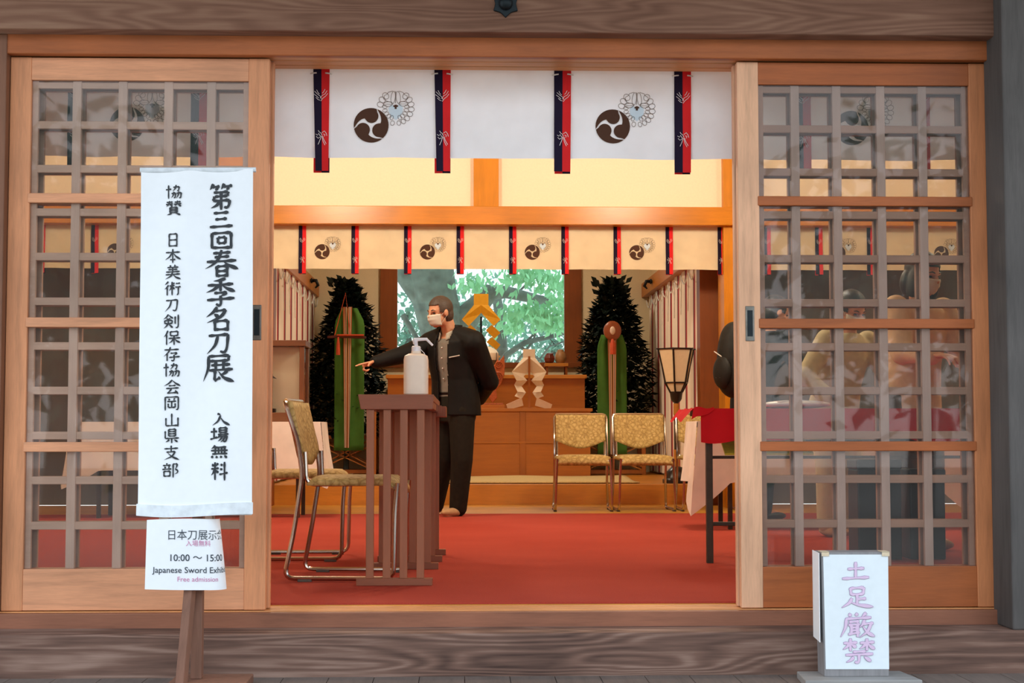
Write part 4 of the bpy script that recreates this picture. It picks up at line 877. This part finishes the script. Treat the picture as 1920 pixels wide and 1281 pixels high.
tcl(tx0, tx1, ty0, ty1, tz, .36, .14).build('tablecloth', 'tcloth', t, smooth=True, fix=False)
cx1 = at(570,700,5.85).x; cz0, cz1 = tz, at(550,638,5.85).z
t = thing('display_case', 'brown wooden glass display case standing on the white cloth table', 'display case', (cx1-.6,6.02,tz))
cx0 = cx1-1.2; cy0, cy1 = 5.85, 6.2
BX('base', 'brown_x', cx0, cx1, cy0, cy1, cz0, cz0+.07, t); BX('lid', 'brown_x', cx0-.01, cx1+.012, cy0-.01, cy1+.01, cz1-.045, cz1, t)
for xx, yy in ((cx0+.018,cy0+.018),(cx1-.018,cy0+.018),(cx0+.018,cy1-.018),(cx1-.018,cy1-.018)): BX('corner_post', 'brown_z', xx-.018, xx+.018, yy-.018, yy+.018, cz0+.07, cz1-.045, t)
BX('back_panel', 'caseback', cx0+.03, cx1-.03, cy0+.125, cy0+.135, cz0+.07, cz1-.045, t)
m = MB().box(cx0+.036, cx1-.036, cy0+.012, cy0+.016, cz0+.07, cz1-.045); m.box(cx1-.016, cx1-.012, cy0+.036, cy1-.036, cz0+.07, cz1-.045); m.build('case_glass', 'cglass', t)
sy = cy0+.07; p = at(519,706,sy)
t = thing('sword', 'bare steel sword blade tip showing inside the glass display case', 'sword', (p.x-.4,sy,p.z))
m = MB(); L = [(p.x,p.z-.018),(p.x-.03,p.z+.006),(p.x-.30,p.z+.055),(p.x-.62,p.z+.085),(p.x-.62,p.z+.06),(p.x-.30,p.z+.028)]
m.prism(L, (0,sy-.004,0), (1,0,0), (0,0,1), (0,.008,0)); m.build('blade', 'steel', t)
MB().tube([(p.x-.62,sy,p.z+.072),(p.x-.76,sy,p.z+.078),(p.x-.84,sy,p.z+.078)], .014, 8).build('hilt', 'black', t)
p2 = at(512,733,sy); t = thing('sword_stand', 'low black sword stand inside the glass display case', 'stand', (p2.x-.3,sy,cz0+.07))
MB().box(p2.x-.70, p2.x+.02, sy-.04, sy+.04, cz0+.07, cz0+.10).build('foot', 'black', t)
for xx in (p2.x-.02, p2.x-.66):
    zz_ = p.z+.02 if xx > p2.x-.3 else p.z+.055
    MB().box(xx-.015, xx+.015, sy-.02, sy+.02, cz0+.10, zz_).build('prong', 'black', t)
# ---------------------------------------------------------------- right table under red felt
ty0, ty1 = 1.80, 2.28; x0_ = at(1300,770,ty0).x; x1_ = 3.1; tz = at(1340,766,ty0).z
t = thing('felt_table', 'long folding table with dark legs draped with red felt behind the right sliding door', 'table', ((x0_+x1_)/2,2,0))
BX('table_top', 'darksteel', x0_+.05, x1_-.03, ty0+.02, ty1-.02, tz-.035, tz-.006, t)
lx = at(1330,900,ty0).x
for xx in (lx, x1_-.25):
    for yy in (ty0+.03, ty1-.05):
        x_ = xx*(yy+CAMD)/(ty0+.03+CAMD)+.004; MB().box(x_-.016, x_+.016, yy-.016, yy+.016, .0, tz-.035).build('leg', 'darksteel', t, bevel=.002)
BX('lower_rail', 'darksteel', lx, x1_-.25, ty0+.05, ty0+.07, .18, .20, t)
BX('shelf_rail', 'darksteel', lx+.02, x1_-.25, ty0+.09, ty0+.11, tz-.25, tz-.235, t); BX('shelf_rail', 'darksteel', lx+.02, x1_-.25, ty0+.30, ty0+.32, tz-.17, tz-.155, t)
m = MB(); m.box(x0_, x1_, ty0-.004, ty1, tz-.006, tz)
def fr(u_, v_):
    x = x0_+.035+(x1_-x0_-.035)*u_; d = .145+.012*math.sin(x*17)+.02*math.sin(x*6)
    return Vector((x, ty0-.008-.012*(1-v_)*(1+math.sin(x*21)), tz-d*(1-v_)))
m.grid(fr, 60, 6)
def fe(u_, v_): return Vector((x0_-.002-.05*(1-v_), ty0-.006+(ty1-ty0)*u_, tz-(.055+.012*math.sin(u_*9))*(1-v_)+.004*math.sin(u_*14)*v_))
m.grid(fe, 16, 4)
m.grid(lambda u_, v_: Vector((x0_+.10*u_+.0-.015*(1-v_)*(1-u_), ty0-.014-.02*(1-u_)*(1-v_), tz+.004+.005*math.sin(u_*7)-.06*(1-v_)*(1-u_*.75))), 10, 4)
m.build('felt_cover', 'felt', t, smooth=True, fix=False)
# second cloth table further back on the right
ty0b, ty1b = 4.3, 4.8; xa = at(1308,800,ty0b).x; zb2 = at(1330,790,ty0b).z
t = thing('cloth_table', 'table under a white tablecloth standing behind the red felt table', 'table', (xa+.8,4.5,0))
BX('table_top', 'darksteel', xa+.03, xa+1.7, ty0b+.03, ty1b-.03, zb2-.04, zb2-.006, t)
for xx in (xa+.22, xa+1.55):
    for yy in (ty0b+.06, ty1b-.06): MB().box(xx-.014, xx+.014, yy-.014, yy+.014, 0, zb2-.04).build('leg', 'darksteel', t)
tcl(xa, xa+1.75, ty0b, ty1b, zb2, .40, .22).build('tablecloth', 'tcloth', t, smooth=True, fix=False)

for lab, px0, px1, py, y in (('dark storage case on the carpet under the felt table near its middle', 1608, 1690, 862, 1.98), ('dark storage case on the carpet under the felt table at its right', 1706, 1772, 880, 1.98)):
    xa, xb_ = at(px0,900,y).x, at(px1,900,y).x; zt = at(px0,py,y).z
    t = thing('storage_case', lab, 'case', ((xa+xb_)/2,y+.1,0), 'storage cases under the felt table')
    MB().box(xa, xb_, y, y+.2, 0, zt-.05).build('body', 'black', t, bevel=.008); MB().box(xa-.004, xb_+.004, y-.004, y+.204, zt-.05, zt).build('lid', 'black', t, bevel=.008)
    m = MB(); m.box((xa+xb_)/2-.02, (xa+xb_)/2+.02, y-.012, y-.002, zt-.075, zt-.03); m.build('latch', 'steel', t, bevel=.002)

xa, xb_ = at(1355,850,1.95).x, at(1520,850,1.95).x
t = thing('folder', 'lime yellow folder lying on the shelf rails under the red felt by the door edge', 'folder', (xa,1.95,.52))
tzf = at(1340,766,1.80).z
MB().add([(xa,1.885,tzf-.232),(xb_,1.885,tzf-.232),(xb_,2.13,tzf-.150),(xa+.015,2.13,tzf-.150),(xa,1.88,tzf-.222),(xb_,1.88,tzf-.222),(xb_,2.125,tzf-.140),(xa+.015,2.125,tzf-.140)], [(0,3,2,1),(4,5,6,7),(0,1,5,4),(1,2,6,5),(2,3,7,6),(3,0,4,7)]).build('cover', 'lime', t)
MB().add([(xa+.02,1.8825,tzf-.224),(xb_-.01,1.8825,tzf-.224),(xb_-.01,2.12,tzf-.144),(xa+.03,2.12,tzf-.144)], [(0,1,2,3)]).build('paper_sheets', 'paper', t, solid=.004)

p0, p1 = at(1432,750,1.98), at(1562,750,1.98)
t = thing('wrapped_parcel', 'pale plastic wrapped flat parcel lying on the red felt table', 'parcel', ((p0.x+p1.x)/2,2.02,tzf))
m = MB(); m.ell(((p0.x+p1.x)/2,2.03,tzf+.0235), ((p1.x-p0.x)/2,.13,.022), 24, 10); m.build('wrapping', 'clear_tape', t, smooth='all')
m = MB(); m.tube([(p0.x+.06,1.93,tzf+.034),((p0.x+p1.x)/2,1.955,tzf+.043),(p1.x-.06,1.93,tzf+.034)], .003, 5); m.build('fold_seam', 'paper', t)
# ---------------------------------------------------------------- people
def limb(m, pts, rs):
    m.tube(pts, rs, 12)
    for p, r in zip(pts, rs): m.ell(p, r, 12, 8)
def loft(m, st, S_, Fv, n=20):
    vs_ = []
    for c, a, b in st:
        for j in range(n): q = 2*PI*j/n; vs_.append(Vector(c)+S_*(a*math.cos(q))+Fv*(b*math.sin(q)))
    k = len(st); m.add(vs_, [(i*n+j, i*n+(j+1)%n, (i+1)*n+(j+1)%n, (i+1)*n+j) for i in range(k-1) for j in range(n)]+[tuple(range(n-1,-1,-1)), tuple(range((k-1)*n, k*n))])
def frame(Fv, up=Vector((0,0,1))):
    Fv = Vector(Fv).normalized(); S_ = up.cross(Fv)*1.0; S_ = Fv.cross(up)*-1; S_.normalize(); return S_, Fv, Fv.cross(S_)*1
def rotm(S_, Fv, U_): return Matrix((S_, Fv, U_)).transposed()
def head_mesh(m, c, Fh, k=1.0):
    Fh = Vector(Fh).normalized(); S_ = Vector((0,0,1)).cross(Fh).normalized(); U_ = Fh.cross(S_).normalized()
    if U_.z < 0: U_ = -U_
    R_ = rotm(S_, Fh, U_); P = lambda s, f, u: Vector(c)+S_*s*k+Fh*f*k+U_*u*k
    m.ell(P(0,-.008,.025), (.075*k,.094*k,.092*k), 18, 12, R_); m.ell(P(0,.022,-.045), (.058*k,.066*k,.062*k), 16, 10, R_); m.ell(P(0,.052,-.090), (.028*k,.028*k,.022*k), 12, 8, R_)
    m.ell(P(0,.078,.018), (.05*k,.016*k,.014*k), 12, 8, R_)
    m.tube([P(0,.088,.012), P(0,.104,-.026), P(0,.090,-.036)], [.009*k,.014*k,.008*k], 8); m.ell(P(0,.101,-.027), .014*k, 10, 8)
    for s in (-1,1): m.ell(P(s*.076,-.004,-.005), (.010*k,.020*k,.032*k), 10, 8, R_); m.ell(P(s*.035,.064,-.028), (.024*k,.020*k,.02*k), 10, 8, R_)
    return P, R_
def hand(m, w, D, N, side, curls, k=1.0):     # w wrist, D along the hand, N towards the palm, side: +1 thumb on D x N side
    w = Vector(w); D = Vector(D).normalized(); N = Vector(N); N = (N-D*N.dot(D)).normalized(); T = D.cross(N)*side
    st = [(w+D*a*k, la*k, th*k) for a, la, th in ((-.02,.026,.019),(.0,.028,.018),(.03,.037,.015),(.065,.041,.014),(.092,.039,.011))]
    loft(m, st, T, N, 14)
    for i, (lat, L, r, sp_) in enumerate(((.030,(.042,.026,.020),.0088,.10),(.010,(.046,.030,.022),.009,.03),(-.011,(.043,.027,.021),.0086,-.04),(-.030,(.034,.021,.018),.0078,-.12))):
        p = w+D*(.088-.004*abs(i-1))*k+T*lat*k; a = 0; pts = [p]; d0 = (D+T*sp_).normalized()
        for j in range(3):
            a += curls[i][j]; d = d0*math.cos(a)+N*math.sin(a); p = p+d*L[j]*k; pts.append(p)
        limb(m, pts, [r*k, r*.96*k, r*.88*k, r*.72*k])
    p = w+D*.022*k+T*.030*k; c = curls[4]; pts = [p]
    for L, a, b in ((.038,.55,.35),(.030,.25+c*.5,.5),(.024,.1,.6+c)):
        d = (D*(1-abs(a)*.5)+T*a+N*b*.8).normalized(); p = p+d*L*k; pts.append(p)
    limb(m, pts, [.0125*k,.0115*k,.0098*k,.0076*k])
CURL_POINT = ((.05,.08,.05),(1.1,1.5,.9),(1.2,1.5,.9),(1.2,1.5,.9),.7); CURL_REST = ((.25,.35,.2),(.3,.4,.25),(.35,.45,.25),(.4,.45,.3),.2)
def eyes(t, P, R_, k=1.0, brow='hairg'):
    m = MB()
    for s in (-1,1): m.ell(P(s*.031,.078,.0), (.011*k,.008*k,.006*k), 10, 8, R_)
    m.build('eyes', 'eye', t, smooth='all')
    m = MB()
    for s in (-1,1): m.tube([P(s*.018,.093,.022), P(s*.034,.088,.027), P(s*.048,.076,.021)], [.003,.004,.002], 6)
    m.build('eyebrows', brow, t)
def mask(t, c, P, Fh, k=1.0):
    m = MB()
    def f(u_, v_):
        a = (u_-.5)*2.5; z = -.010-.085*v_; r = .082+.022*math.sin(PI*min(1,(.2+v_*.75)))-.012*v_
        fold = .002*math.sin(v_*18)
        return P(math.sin(a)*(.070-.012*v_), .012+math.cos(a)*(r+fold), z)
    m.grid(f, 18, 10); o = m.build('face_mask', 'mask', t, smooth='all', solid=.003)
    m = MB()
    for s in (-1,1): m.tube([P(s*.066,.04,-.022), P(s*.080,.0,.012)], .0012, 5); m.tube([P(s*.060,.04,-.08), P(s*.082,.0,-.03)], .0012, 5)
    m.build('ear_loops', 'mask', o)
    return o
def person(label, J, Fv, Fh, hc, hands, rad=1.0):
    t = thing('person', label, 'person', J['base']); Fv = Vector((Fv[0],Fv[1],0)).normalized(); S_ = Vector((-Fv.y, Fv.x, 0)); S_ = -S_ if S_.dot(J['sl']-J['sr']) < 0 else S_
    m = MB(); pv, nk = J['pelvis'], J['neck']; k = rad
    tor = [(pv+Vector((0,0,-.10)), .13*k,.10*k), (pv, .165*k,.115*k), (pv.lerp(nk,.3), .145*k,.10*k), (pv.lerp(nk,.62), .165*k,.112*k), (pv.lerp(nk,.85), .165*k,.095*k), (pv.lerp(nk,.97), .08*k,.065*k)]
    loft(m, tor, S_, Fv); limb(m, [nk+Vector((0,0,-.03)), nk.lerp(hc,.6)-Vector(Fh).normalized()*.02, hc-Vector((0,0,.02))-Vector(Fh).normalized()*.015], [.062*k,.054*k,.056*k])
    for s in ('l','r'):
        limb(m, [J['s'+s], J['e'+s], J['w'+s]], [.055*k,.042*k,.028*k])
        limb(m, [J['h'+s], J['k'+s], J['a'+s]], [.088*k,.058*k,.040*k]); f = J['a'+s]; limb(m, [f+Vector((0,0,-.03)), f+Fv*.13+Vector((0,0,-.05))], [.038,.030])
        if s in hands: hand(m, J['w'+s], *hands[s])
    P, R_ = head_mesh(m, hc, Fh)
    remesh(m, 'body', 'skin', t, .0058, 2)
    return t, S_, Fv, P, R_, tor
V3 = lambda px, py, y: at(px, py, y)
def fwd(v): return Vector(v).normalized()
# the standing man
Fm = Vector((-.64,-.77,0)).normalized(); Fhm = Vector((-.80,-.58,-.16)).normalized()
J = dict(base=Vector((at(850,968,6.0).x,6.02,0)), pelvis=V3(855,752,6.02), neck=V3(845,624,5.99), sl=V3(888,641,5.85), sr=V3(806,643,6.10), er=V3(757,665,5.95), wr=V3(702,680,5.84), el=V3(917,716,5.98), wl=V3(897,748,6.18),
    hl=V3(866,768,5.94), hr=V3(840,768,6.10), kl=V3(866,862,5.93), kr=V3(833,860,6.12), al=V3(859,951,5.98), ar=V3(816,945,6.22))
hc = V3(825,586,5.93)
hd = dict(r=((J['wr']-J['er'])+Vector((-.02,-.0,.01)), (0.05,-.35,-1), 1, CURL_POINT, .98), l=((-.6,.1,-.35), (.5,.6,.2), 1, CURL_REST))
t, S_, Fv, P, R_, tor = person('standing man in an open black jacket and face mask, pointing to the left', J, Fm, Fhm, hc, hd)
eyes(t, P, R_); mask(t, hc, P, Fhm)
m = MB(); m.ell(P(0,-.012,.030), (.082,.101,.097), 18, 12, R_); m.ell(P(0,-.045,-.02), (.076,.06,.075), 14, 10, R_)
loc = lambda p: (R_.transposed()@(Vector(p)-hc))
remesh(m, 'hair', 'hairg', t, .006, 2, cut=lambda p: (loc(p).y > .045 and loc(p).z < .062) or (loc(p).y > .0 and loc(p).z < .0) or loc(p).z < -.085, solid=.004)
pv, nk = J['pelvis'], J['neck']
m = MB(); loft(m, [(c, a+.012, b+.014) for c, a, b in tor[1:5]]+[(nk+Vector((0,0,-.045)), .095,.075)], S_, Fv); limb(m, [J['sl'], J['sr']], [.060,.060]); remesh(m, 'shirt', 'shirt', t, .010, 4)
def collar(u_, v_):
    q = math.radians(90+22+(316*u_)); fr_ = abs(u_-.5)*2; r = .070+.012*(1-v_)+.006*fr_
    return nk+S_*r*math.cos(q)+Fv*(.016+r*math.sin(q))+Vector((0,0,-.02-.045*fr_**2+(.072-.018*fr_)*v_))
MB().grid(collar, 28, 4).build('shirt_collar', 'collar', t, smooth='all', solid=.005)
m = MB()
for f in (.32,.47,.62,.77): p = pv.lerp(nk,f)+Fv*(.128 if f < .7 else .118)-S_*.0; m.ell(p, .006, 8, 6)
m.build('shirt_buttons', 'white', t)
m = MB(); jst = [(pv+Vector((0,0,-.13)), .205,.165), (pv+Vector((0,0,-.02)), .20,.158)]+[(c, a+.042, b+.045) for c, a, b in tor[2:5]]+[(nk+Vector((0,0,.015)), .088,.082)]
loft(m, jst, S_, Fv)
limb(m, [J['sl']+Vector((0,0,-.01)), J['el'], J['wl']-(J['wl']-J['el'])*.05], [.088,.072,.055]); limb(m, [J['sr']+Vector((0,0,-.01)), J['er'], J['wr']-(J['wr']-J['er'])*.06], [.082,.066,.046])
limb(m, [J['sl'], nk, J['sr']], [.085,.075,.08])
def jcut(p):
    q = p-pv; s = q.dot(S_); f = q.dot(Fv); z = p.z
    if z < pv.z-.115: return True
    if f > .05 and abs(s-.005) < (.045+.05*max(0,(z-pv.z-.10))*1.0) and abs(s) < .2 and z > pv.z-.2: return True
    r = (p-nk); return z > nk.z+.035 and r.length < .16
o = remesh(m, 'jacket', 'jacket', t, .010, 3, cut=jcut, solid=.012)
m = MB(); m.grid(lambda u_, v_: nk+S_*(.098*math.cos(PI*1.28*(u_-.5)*1.0-PI/2))+Fv*(.015+.092*math.sin(PI*1.28*(u_-.5)-PI/2))+Vector((0,0,-.02+.075*v_)), 16, 3); m.build('collar', 'jacket', o, smooth='all', solid=.012)
a = pv.lerp(nk,.62)+Fv*.155+S_*.095; m = MB().tube([a+Vector((0,0,.0)), a+S_*.075-Fv*.035+Vector((0,0,.015))], .004, 6); m.build('pocket_zip', 'zip', o)
m = MB(); loft(m, [(pv+Vector((0,0,-.16)), .16,.13), (pv+Vector((0,0,-.05)), .182,.138), (pv+Vector((0,0,.07)), .168,.125)], S_, Fv)
for s in 'lr': limb(m, [J['h'+s], J['k'+s], J['a'+s]+Vector((0,0,-.005))], [.108,.086,.070])
remesh(m, 'trousers', 'trouser', t, .010, 4)
MB().tube([pv+Vector((0,0,.055))+S_*.172*math.cos(q)+Fv*.130*math.sin(q) for q in [2*PI*k/24 for k in range(24)]], (.016,.007), 6, closed=True).build('belt', 'belt', t, smooth='all')
for s in 'lr':
    f = J['a'+s]; m = MB(); m.ell(Vector((f.x,f.y,.032))+Fv*.06, (.048,.135,.034), 16, 10, rotm(S_, Fv, Vector((0,0,1)))); m.ell(Vector((f.x,f.y,.05)), (.042,.05,.045), 12, 8); remesh(m, 'slipper', 'sock', t, .006, 3)
# people behind the right sliding door
def simple_person(label, xb, y, H, Fv, Fh, lean, arms, cl, hair, legs, masked, bob, seat=0):
    Fv = Vector((Fv[0],Fv[1],0)).normalized(); S_ = Vector((Fv.y,-Fv.x,0))*-1
    S_ = Vector((0,0,1)).cross(Fv)
    b = Vector((xb,y,0)); pv = b+Vector((0,0,H*.53))-Fv*lean*.3; nk = b+Vector((0,0,H*.845-lean*.15))+Fv*lean; hc = nk+Vector((0,0,.135))+Fv*(.02+lean*.15)
    sh = nk+Vector((0,0,-.055)); w = .17
    J = dict(base=b, pelvis=pv, neck=nk, sl=sh+S_*w, sr=sh-S_*w)
    for s, sg in (('l',1),('r',-1)):
        J['e'+s] = J['s'+s]+S_*sg*arms[s][0][0]+Fv*arms[s][0][1]+Vector((0,0,arms[s][0][2])); J['w'+s] = J['e'+s]+S_*sg*arms[s][1][0]+Fv*arms[s][1][1]+Vector((0,0,arms[s][1][2]))
        J['h'+s] = pv+S_*sg*.09+Vector((0,0,-.03)); J['k'+s] = b+S_*sg*.095+Fv*.02+Vector((0,0,H*.285)); J['a'+s] = b+S_*sg*.09+Vector((0,0,.085))
    hd = {s: (J['w'+s]-J['e'+s], (0,0,-1) if abs((J['w'+s]-J['e'+s]).normalized().z) < .8 else tuple(Fv), 1 if s == 'r' else -1, CURL_REST) for s in 'lr'}
    t, S2, Fv2, P, R_, tor = person(label, J, Fv, Fh, hc, hd, .95)
    eyes(t, P, R_, 1, hair)
    if masked: mask(t, hc, P, Fh)
    m = MB(); m.ell(P(0,-.012,.030), (.084,.104,.098), 18, 12, R_); loc = lambda p: (R_.transposed()@(Vector(p)-hc))
    if bob:
        m.ell(P(0,-.045,-.05), (.094,.070,.10), 16, 10, R_)
        for s in (-1,1): m.ell(P(s*.074,.015,-.05), (.026,.05,.10), 12, 10, R_)
        cutf = lambda p: (loc(p).y > .04 and loc(p).z < .055 and abs(loc(p).x) < .060) or loc(p).z < -.125
    else:
        m.ell(P(0,-.045,-.02), (.078,.06,.075), 14, 10, R_); cutf = lambda p: (loc(p).y > .045 and loc(p).z < .062) or (loc(p).y > .0 and loc(p).z < .0) or loc(p).z < -.085
    remesh(m, 'hair', hair, t, .007, 2, cut=cutf, solid=.004)
    m = MB(); loft(m, [(pv+Vector((0,0,-.12)), .185,.14), (pv, .18,.135)]+[(c, a+.028, bb+.03) for c, a, bb in tor[2:5]]+[(nk+Vector((0,0,-.005)), .075,.07)], S2, Fv2)
    for s in 'lr': limb(m, [J['s'+s], J['e'+s], J['w'+s].lerp(J['e'+s],.12)], [.075,.066,.056])
    remesh(m, cl[0], cl[1], t, .011, 3)
    m = MB(); loft(m, [(pv+Vector((0,0,-.16)), .155,.125), (pv+Vector((0,0,.03)), .170,.127)], S2, Fv2)
    for s in 'lr': limb(m, [J['h'+s], J['k'+s], J['a'+s]], [.10,.08,.066])
    remesh(m, 'trousers', legs, t, .011, 3)
    for s in 'lr':
        f = J['a'+s]; m = MB(); m.ell(Vector((f.x,f.y,.034))+Fv2*.06, (.046,.13,.034), 14, 10, rotm(S2, Fv2, Vector((0,0,1)))); m.ell(Vector((f.x,f.y,.055)), (.042,.05,.05), 12, 8); m.build('shoe', 'sock' if legs != 'trouser' else 'belt', t, smooth='all')
    return t, J, S2, Fv2
A1 = dict(r=((.05,.10,-.25),(-.02,.22,-.02)), l=((.06,.08,-.26),(.0,.20,-.08)))
simple_person('person with dark bobbed hair, face mask and beige blouse behind the red felt table', at(1712,700,2.62).x, 2.62, 1.63, (.45,-.9), (.55,-.8,-.25), .06, A1, ('blouse','beige'), 'hair', 'brownskirt', True, True)
A2 = dict(r=((.16,-.02,-.22),(-.08,.12,-.14)), l=((.08,.12,-.24),(.0,.2,-.04)))
simple_person('person in a pale olive coat leaning forward, seen through the right sliding door', at(1568,700,3.7).x, 3.7, 1.50, (.5,-.85), (.4,-.8,-.4), .10, A2, ('coat','olive'), 'hair', 'olive', True, False)
A3 = dict(r=((.03,.12,-.26),(-.02,.22,-.06)), l=((.05,.05,-.28),(.0,.12,-.22)))
bx = at(1418,900,5.35).x
t, J, S2, F2 = simple_person('dark clothed person with a backpack, mostly hidden behind the edge of the right sliding door', bx, 5.35, 1.66, (.92,.35), (.9,.2,-.3), .14, A3, ('jacket','jacket'), 'hair', 'trouser', False, False)
c = J['pelvis'].lerp(J['neck'],.58)-F2*.24
t = thing('backpack', 'dark grey backpack worn by the person at the edge of the right sliding door', 'backpack', c-Vector((0,0,.27)))
m = MB(); RB = rotm(S2, F2, Vector((0,0,1)))
m.ell(c, (.155,.115,.27), 18, 12, RB); m.ell(c+Vector((0,0,-.12)), (.16,.12,.17), 18, 12, RB); m.ell(c+Vector((0,0,.10)), (.14,.10,.17), 18, 12, RB); bp = remesh(m, 'bag', 'pack', t, .010, 4)
m = MB(); m.ell(c-F2*.10+Vector((0,0,-.10)), (.115,.04,.12), 16, 10, RB); m.build('front_pocket', 'pack', t, smooth='all')
m = MB()
m.tube([c-F2*.135+S2*.05*k+Vector((0,0,.03+.02*k)) for k in (-1,0,1)], .004, 5); m.tube([c-F2*.13+S2*.03*k+Vector((0,0,-.14)) for k in (-1,0,1)], .006, 5); m.build('zips', 'zip', t)
m = MB()
for s in (-1,1): m.tube([c+S2*.09*s+F2*.08+Vector((0,0,.20)), J['neck']+S2*.11*s+Vector((0,0,.03)), J['neck']+S2*.12*s+F2*.16+Vector((0,0,-.16)), c+S2*.14*s+F2*.10+Vector((0,0,-.2))], (.022,.006), 6)
m.build('straps', 'black', t, smooth='all')
# ---------------------------------------------------------------- garden seen through the sanctuary window
def leaves(m, c, r, n, L, rnd, droop=.3):
    for k in range(n):
        p = Vector(c)+Vector((rnd.gauss(0,.45)*r[0], rnd.gauss(0,.45)*r[1], rnd.gauss(0,.45)*r[2]))
        d = Vector((rnd.uniform(-1,1), rnd.uniform(-1,1), rnd.uniform(-1,.5)-droop)).normalized(); l = L*rnd.uniform(.7,1.2)
        s_ = d.cross(Vector((rnd.uniform(-1,1), rnd.uniform(-1,1), rnd.uniform(-1,1)))).normalized(); w = l*.24
        m.add([p, p+d*l*.5+s_*w, p+d*l, p+d*l*.5-s_*w], [(0,1,2,3)])
rnd = random.Random(11)
yt = 16.0
t = thing('camphor_tree', 'large leaning tree trunk with branches outside the big window', 'tree', (at(830,700,yt).x,yt,-.6))
m = MB(); q = (yt+CAMD)/F_PX
def trunk(pts): m.tube([at(px,py,y) for px, py, y, r in pts], [r*q for *_, r in pts], 12)
trunk([(905,900,yt,52),(868,740,yt,46),(836,640,yt,44),(815,560,yt,44),(800,480,yt,50),(770,400,yt,40)])
trunk([(812,560,yt,38),(775,520,yt,30),(745,480,yt,26),(700,420,yt,20)])
trunk([(845,640,yt,30),(880,590,yt,24),(920,548,yt,17),(950,548,yt+.1,12),(1010,562,yt+.2,9),(1075,570,yt+.3,6)])
trunk([(925,720,yt+1,16),(940,660,yt+1,13),(937,590,yt+1,11),(930,550,yt+1,9)])
m.build('trunk', 'bark', t, smooth='all')
m = MB()
def tw(pts, r): m.tube([at(px,py,yt+.8) for px, py in pts], [r*q*(1-.5*k/len(pts)) for k in range(len(pts))], 6)
tw([(930,700),(950,665),(985,642),(1030,632),(1075,620)], 7); tw([(960,690),(1000,640),(1010,600),(1030,560)], 3); tw([(975,650),(1020,680),(1060,690)], 3); tw([(985,642),(1030,600),(1070,575)], 2.5); tw([(960,560),(1000,520),(1060,540)], 3); tw([(755,590),(785,640),(800,690)], 6); tw([(1000,690),(1030,650),(1060,640)], 2.5)
m.build('branches', 'bark', t, smooth='all')
m = MB()
for px, py, rx, rz, n in ((985,510,.40,.22,170),(1040,520,.30,.2,110),(990,582,.42,.16,210),(1035,600,.30,.16,120),(895,525,.35,.16,90),(960,605,.2,.14,60),(1050,560,.2,.2,60)):
    leaves(m, at(px,py,yt-.6), (rx,.35,rz), n, .15, rnd, .8)
m.build('foliage', 'green', t, fix=False)
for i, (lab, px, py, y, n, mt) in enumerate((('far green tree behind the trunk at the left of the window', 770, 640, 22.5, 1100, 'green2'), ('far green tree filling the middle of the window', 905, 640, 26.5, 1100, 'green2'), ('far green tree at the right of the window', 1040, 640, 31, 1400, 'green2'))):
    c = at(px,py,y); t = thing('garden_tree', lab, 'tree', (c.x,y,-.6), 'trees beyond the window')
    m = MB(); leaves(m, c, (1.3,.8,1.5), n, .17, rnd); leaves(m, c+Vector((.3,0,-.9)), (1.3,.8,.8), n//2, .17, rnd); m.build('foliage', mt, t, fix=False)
    MB().tube([(c.x,y,-.6),(c.x+.1,y,1.0),(c.x-.1,y,c.z+.5)], [.16,.12,.05], 8).build('trunk', 'bark', t, smooth='all')
# ---------------------------------------------------------------- the yard the door panes reflect
for lab, x, y, r, n in (('leafy tree across the yard reflected in the left door', -5.5, -15, 2.2, 1600), ('leafy tree across the yard reflected in the right door', 6.5, -16, 2.4, 1600)):
    t = thing('yard_tree', lab, 'tree', (x,y,-.6), 'trees across the yard')
    m = MB(); leaves(m, (x,y,3.0), (r,r*.8,2.0), n, .42, rnd); m.build('foliage', 'green2', t, fix=False); MB().tube([(x,y,-.6),(x+.1,y,1.5),(x,y,3.4)], [.22,.17,.06], 8).build('trunk', 'bark', t, smooth='all')
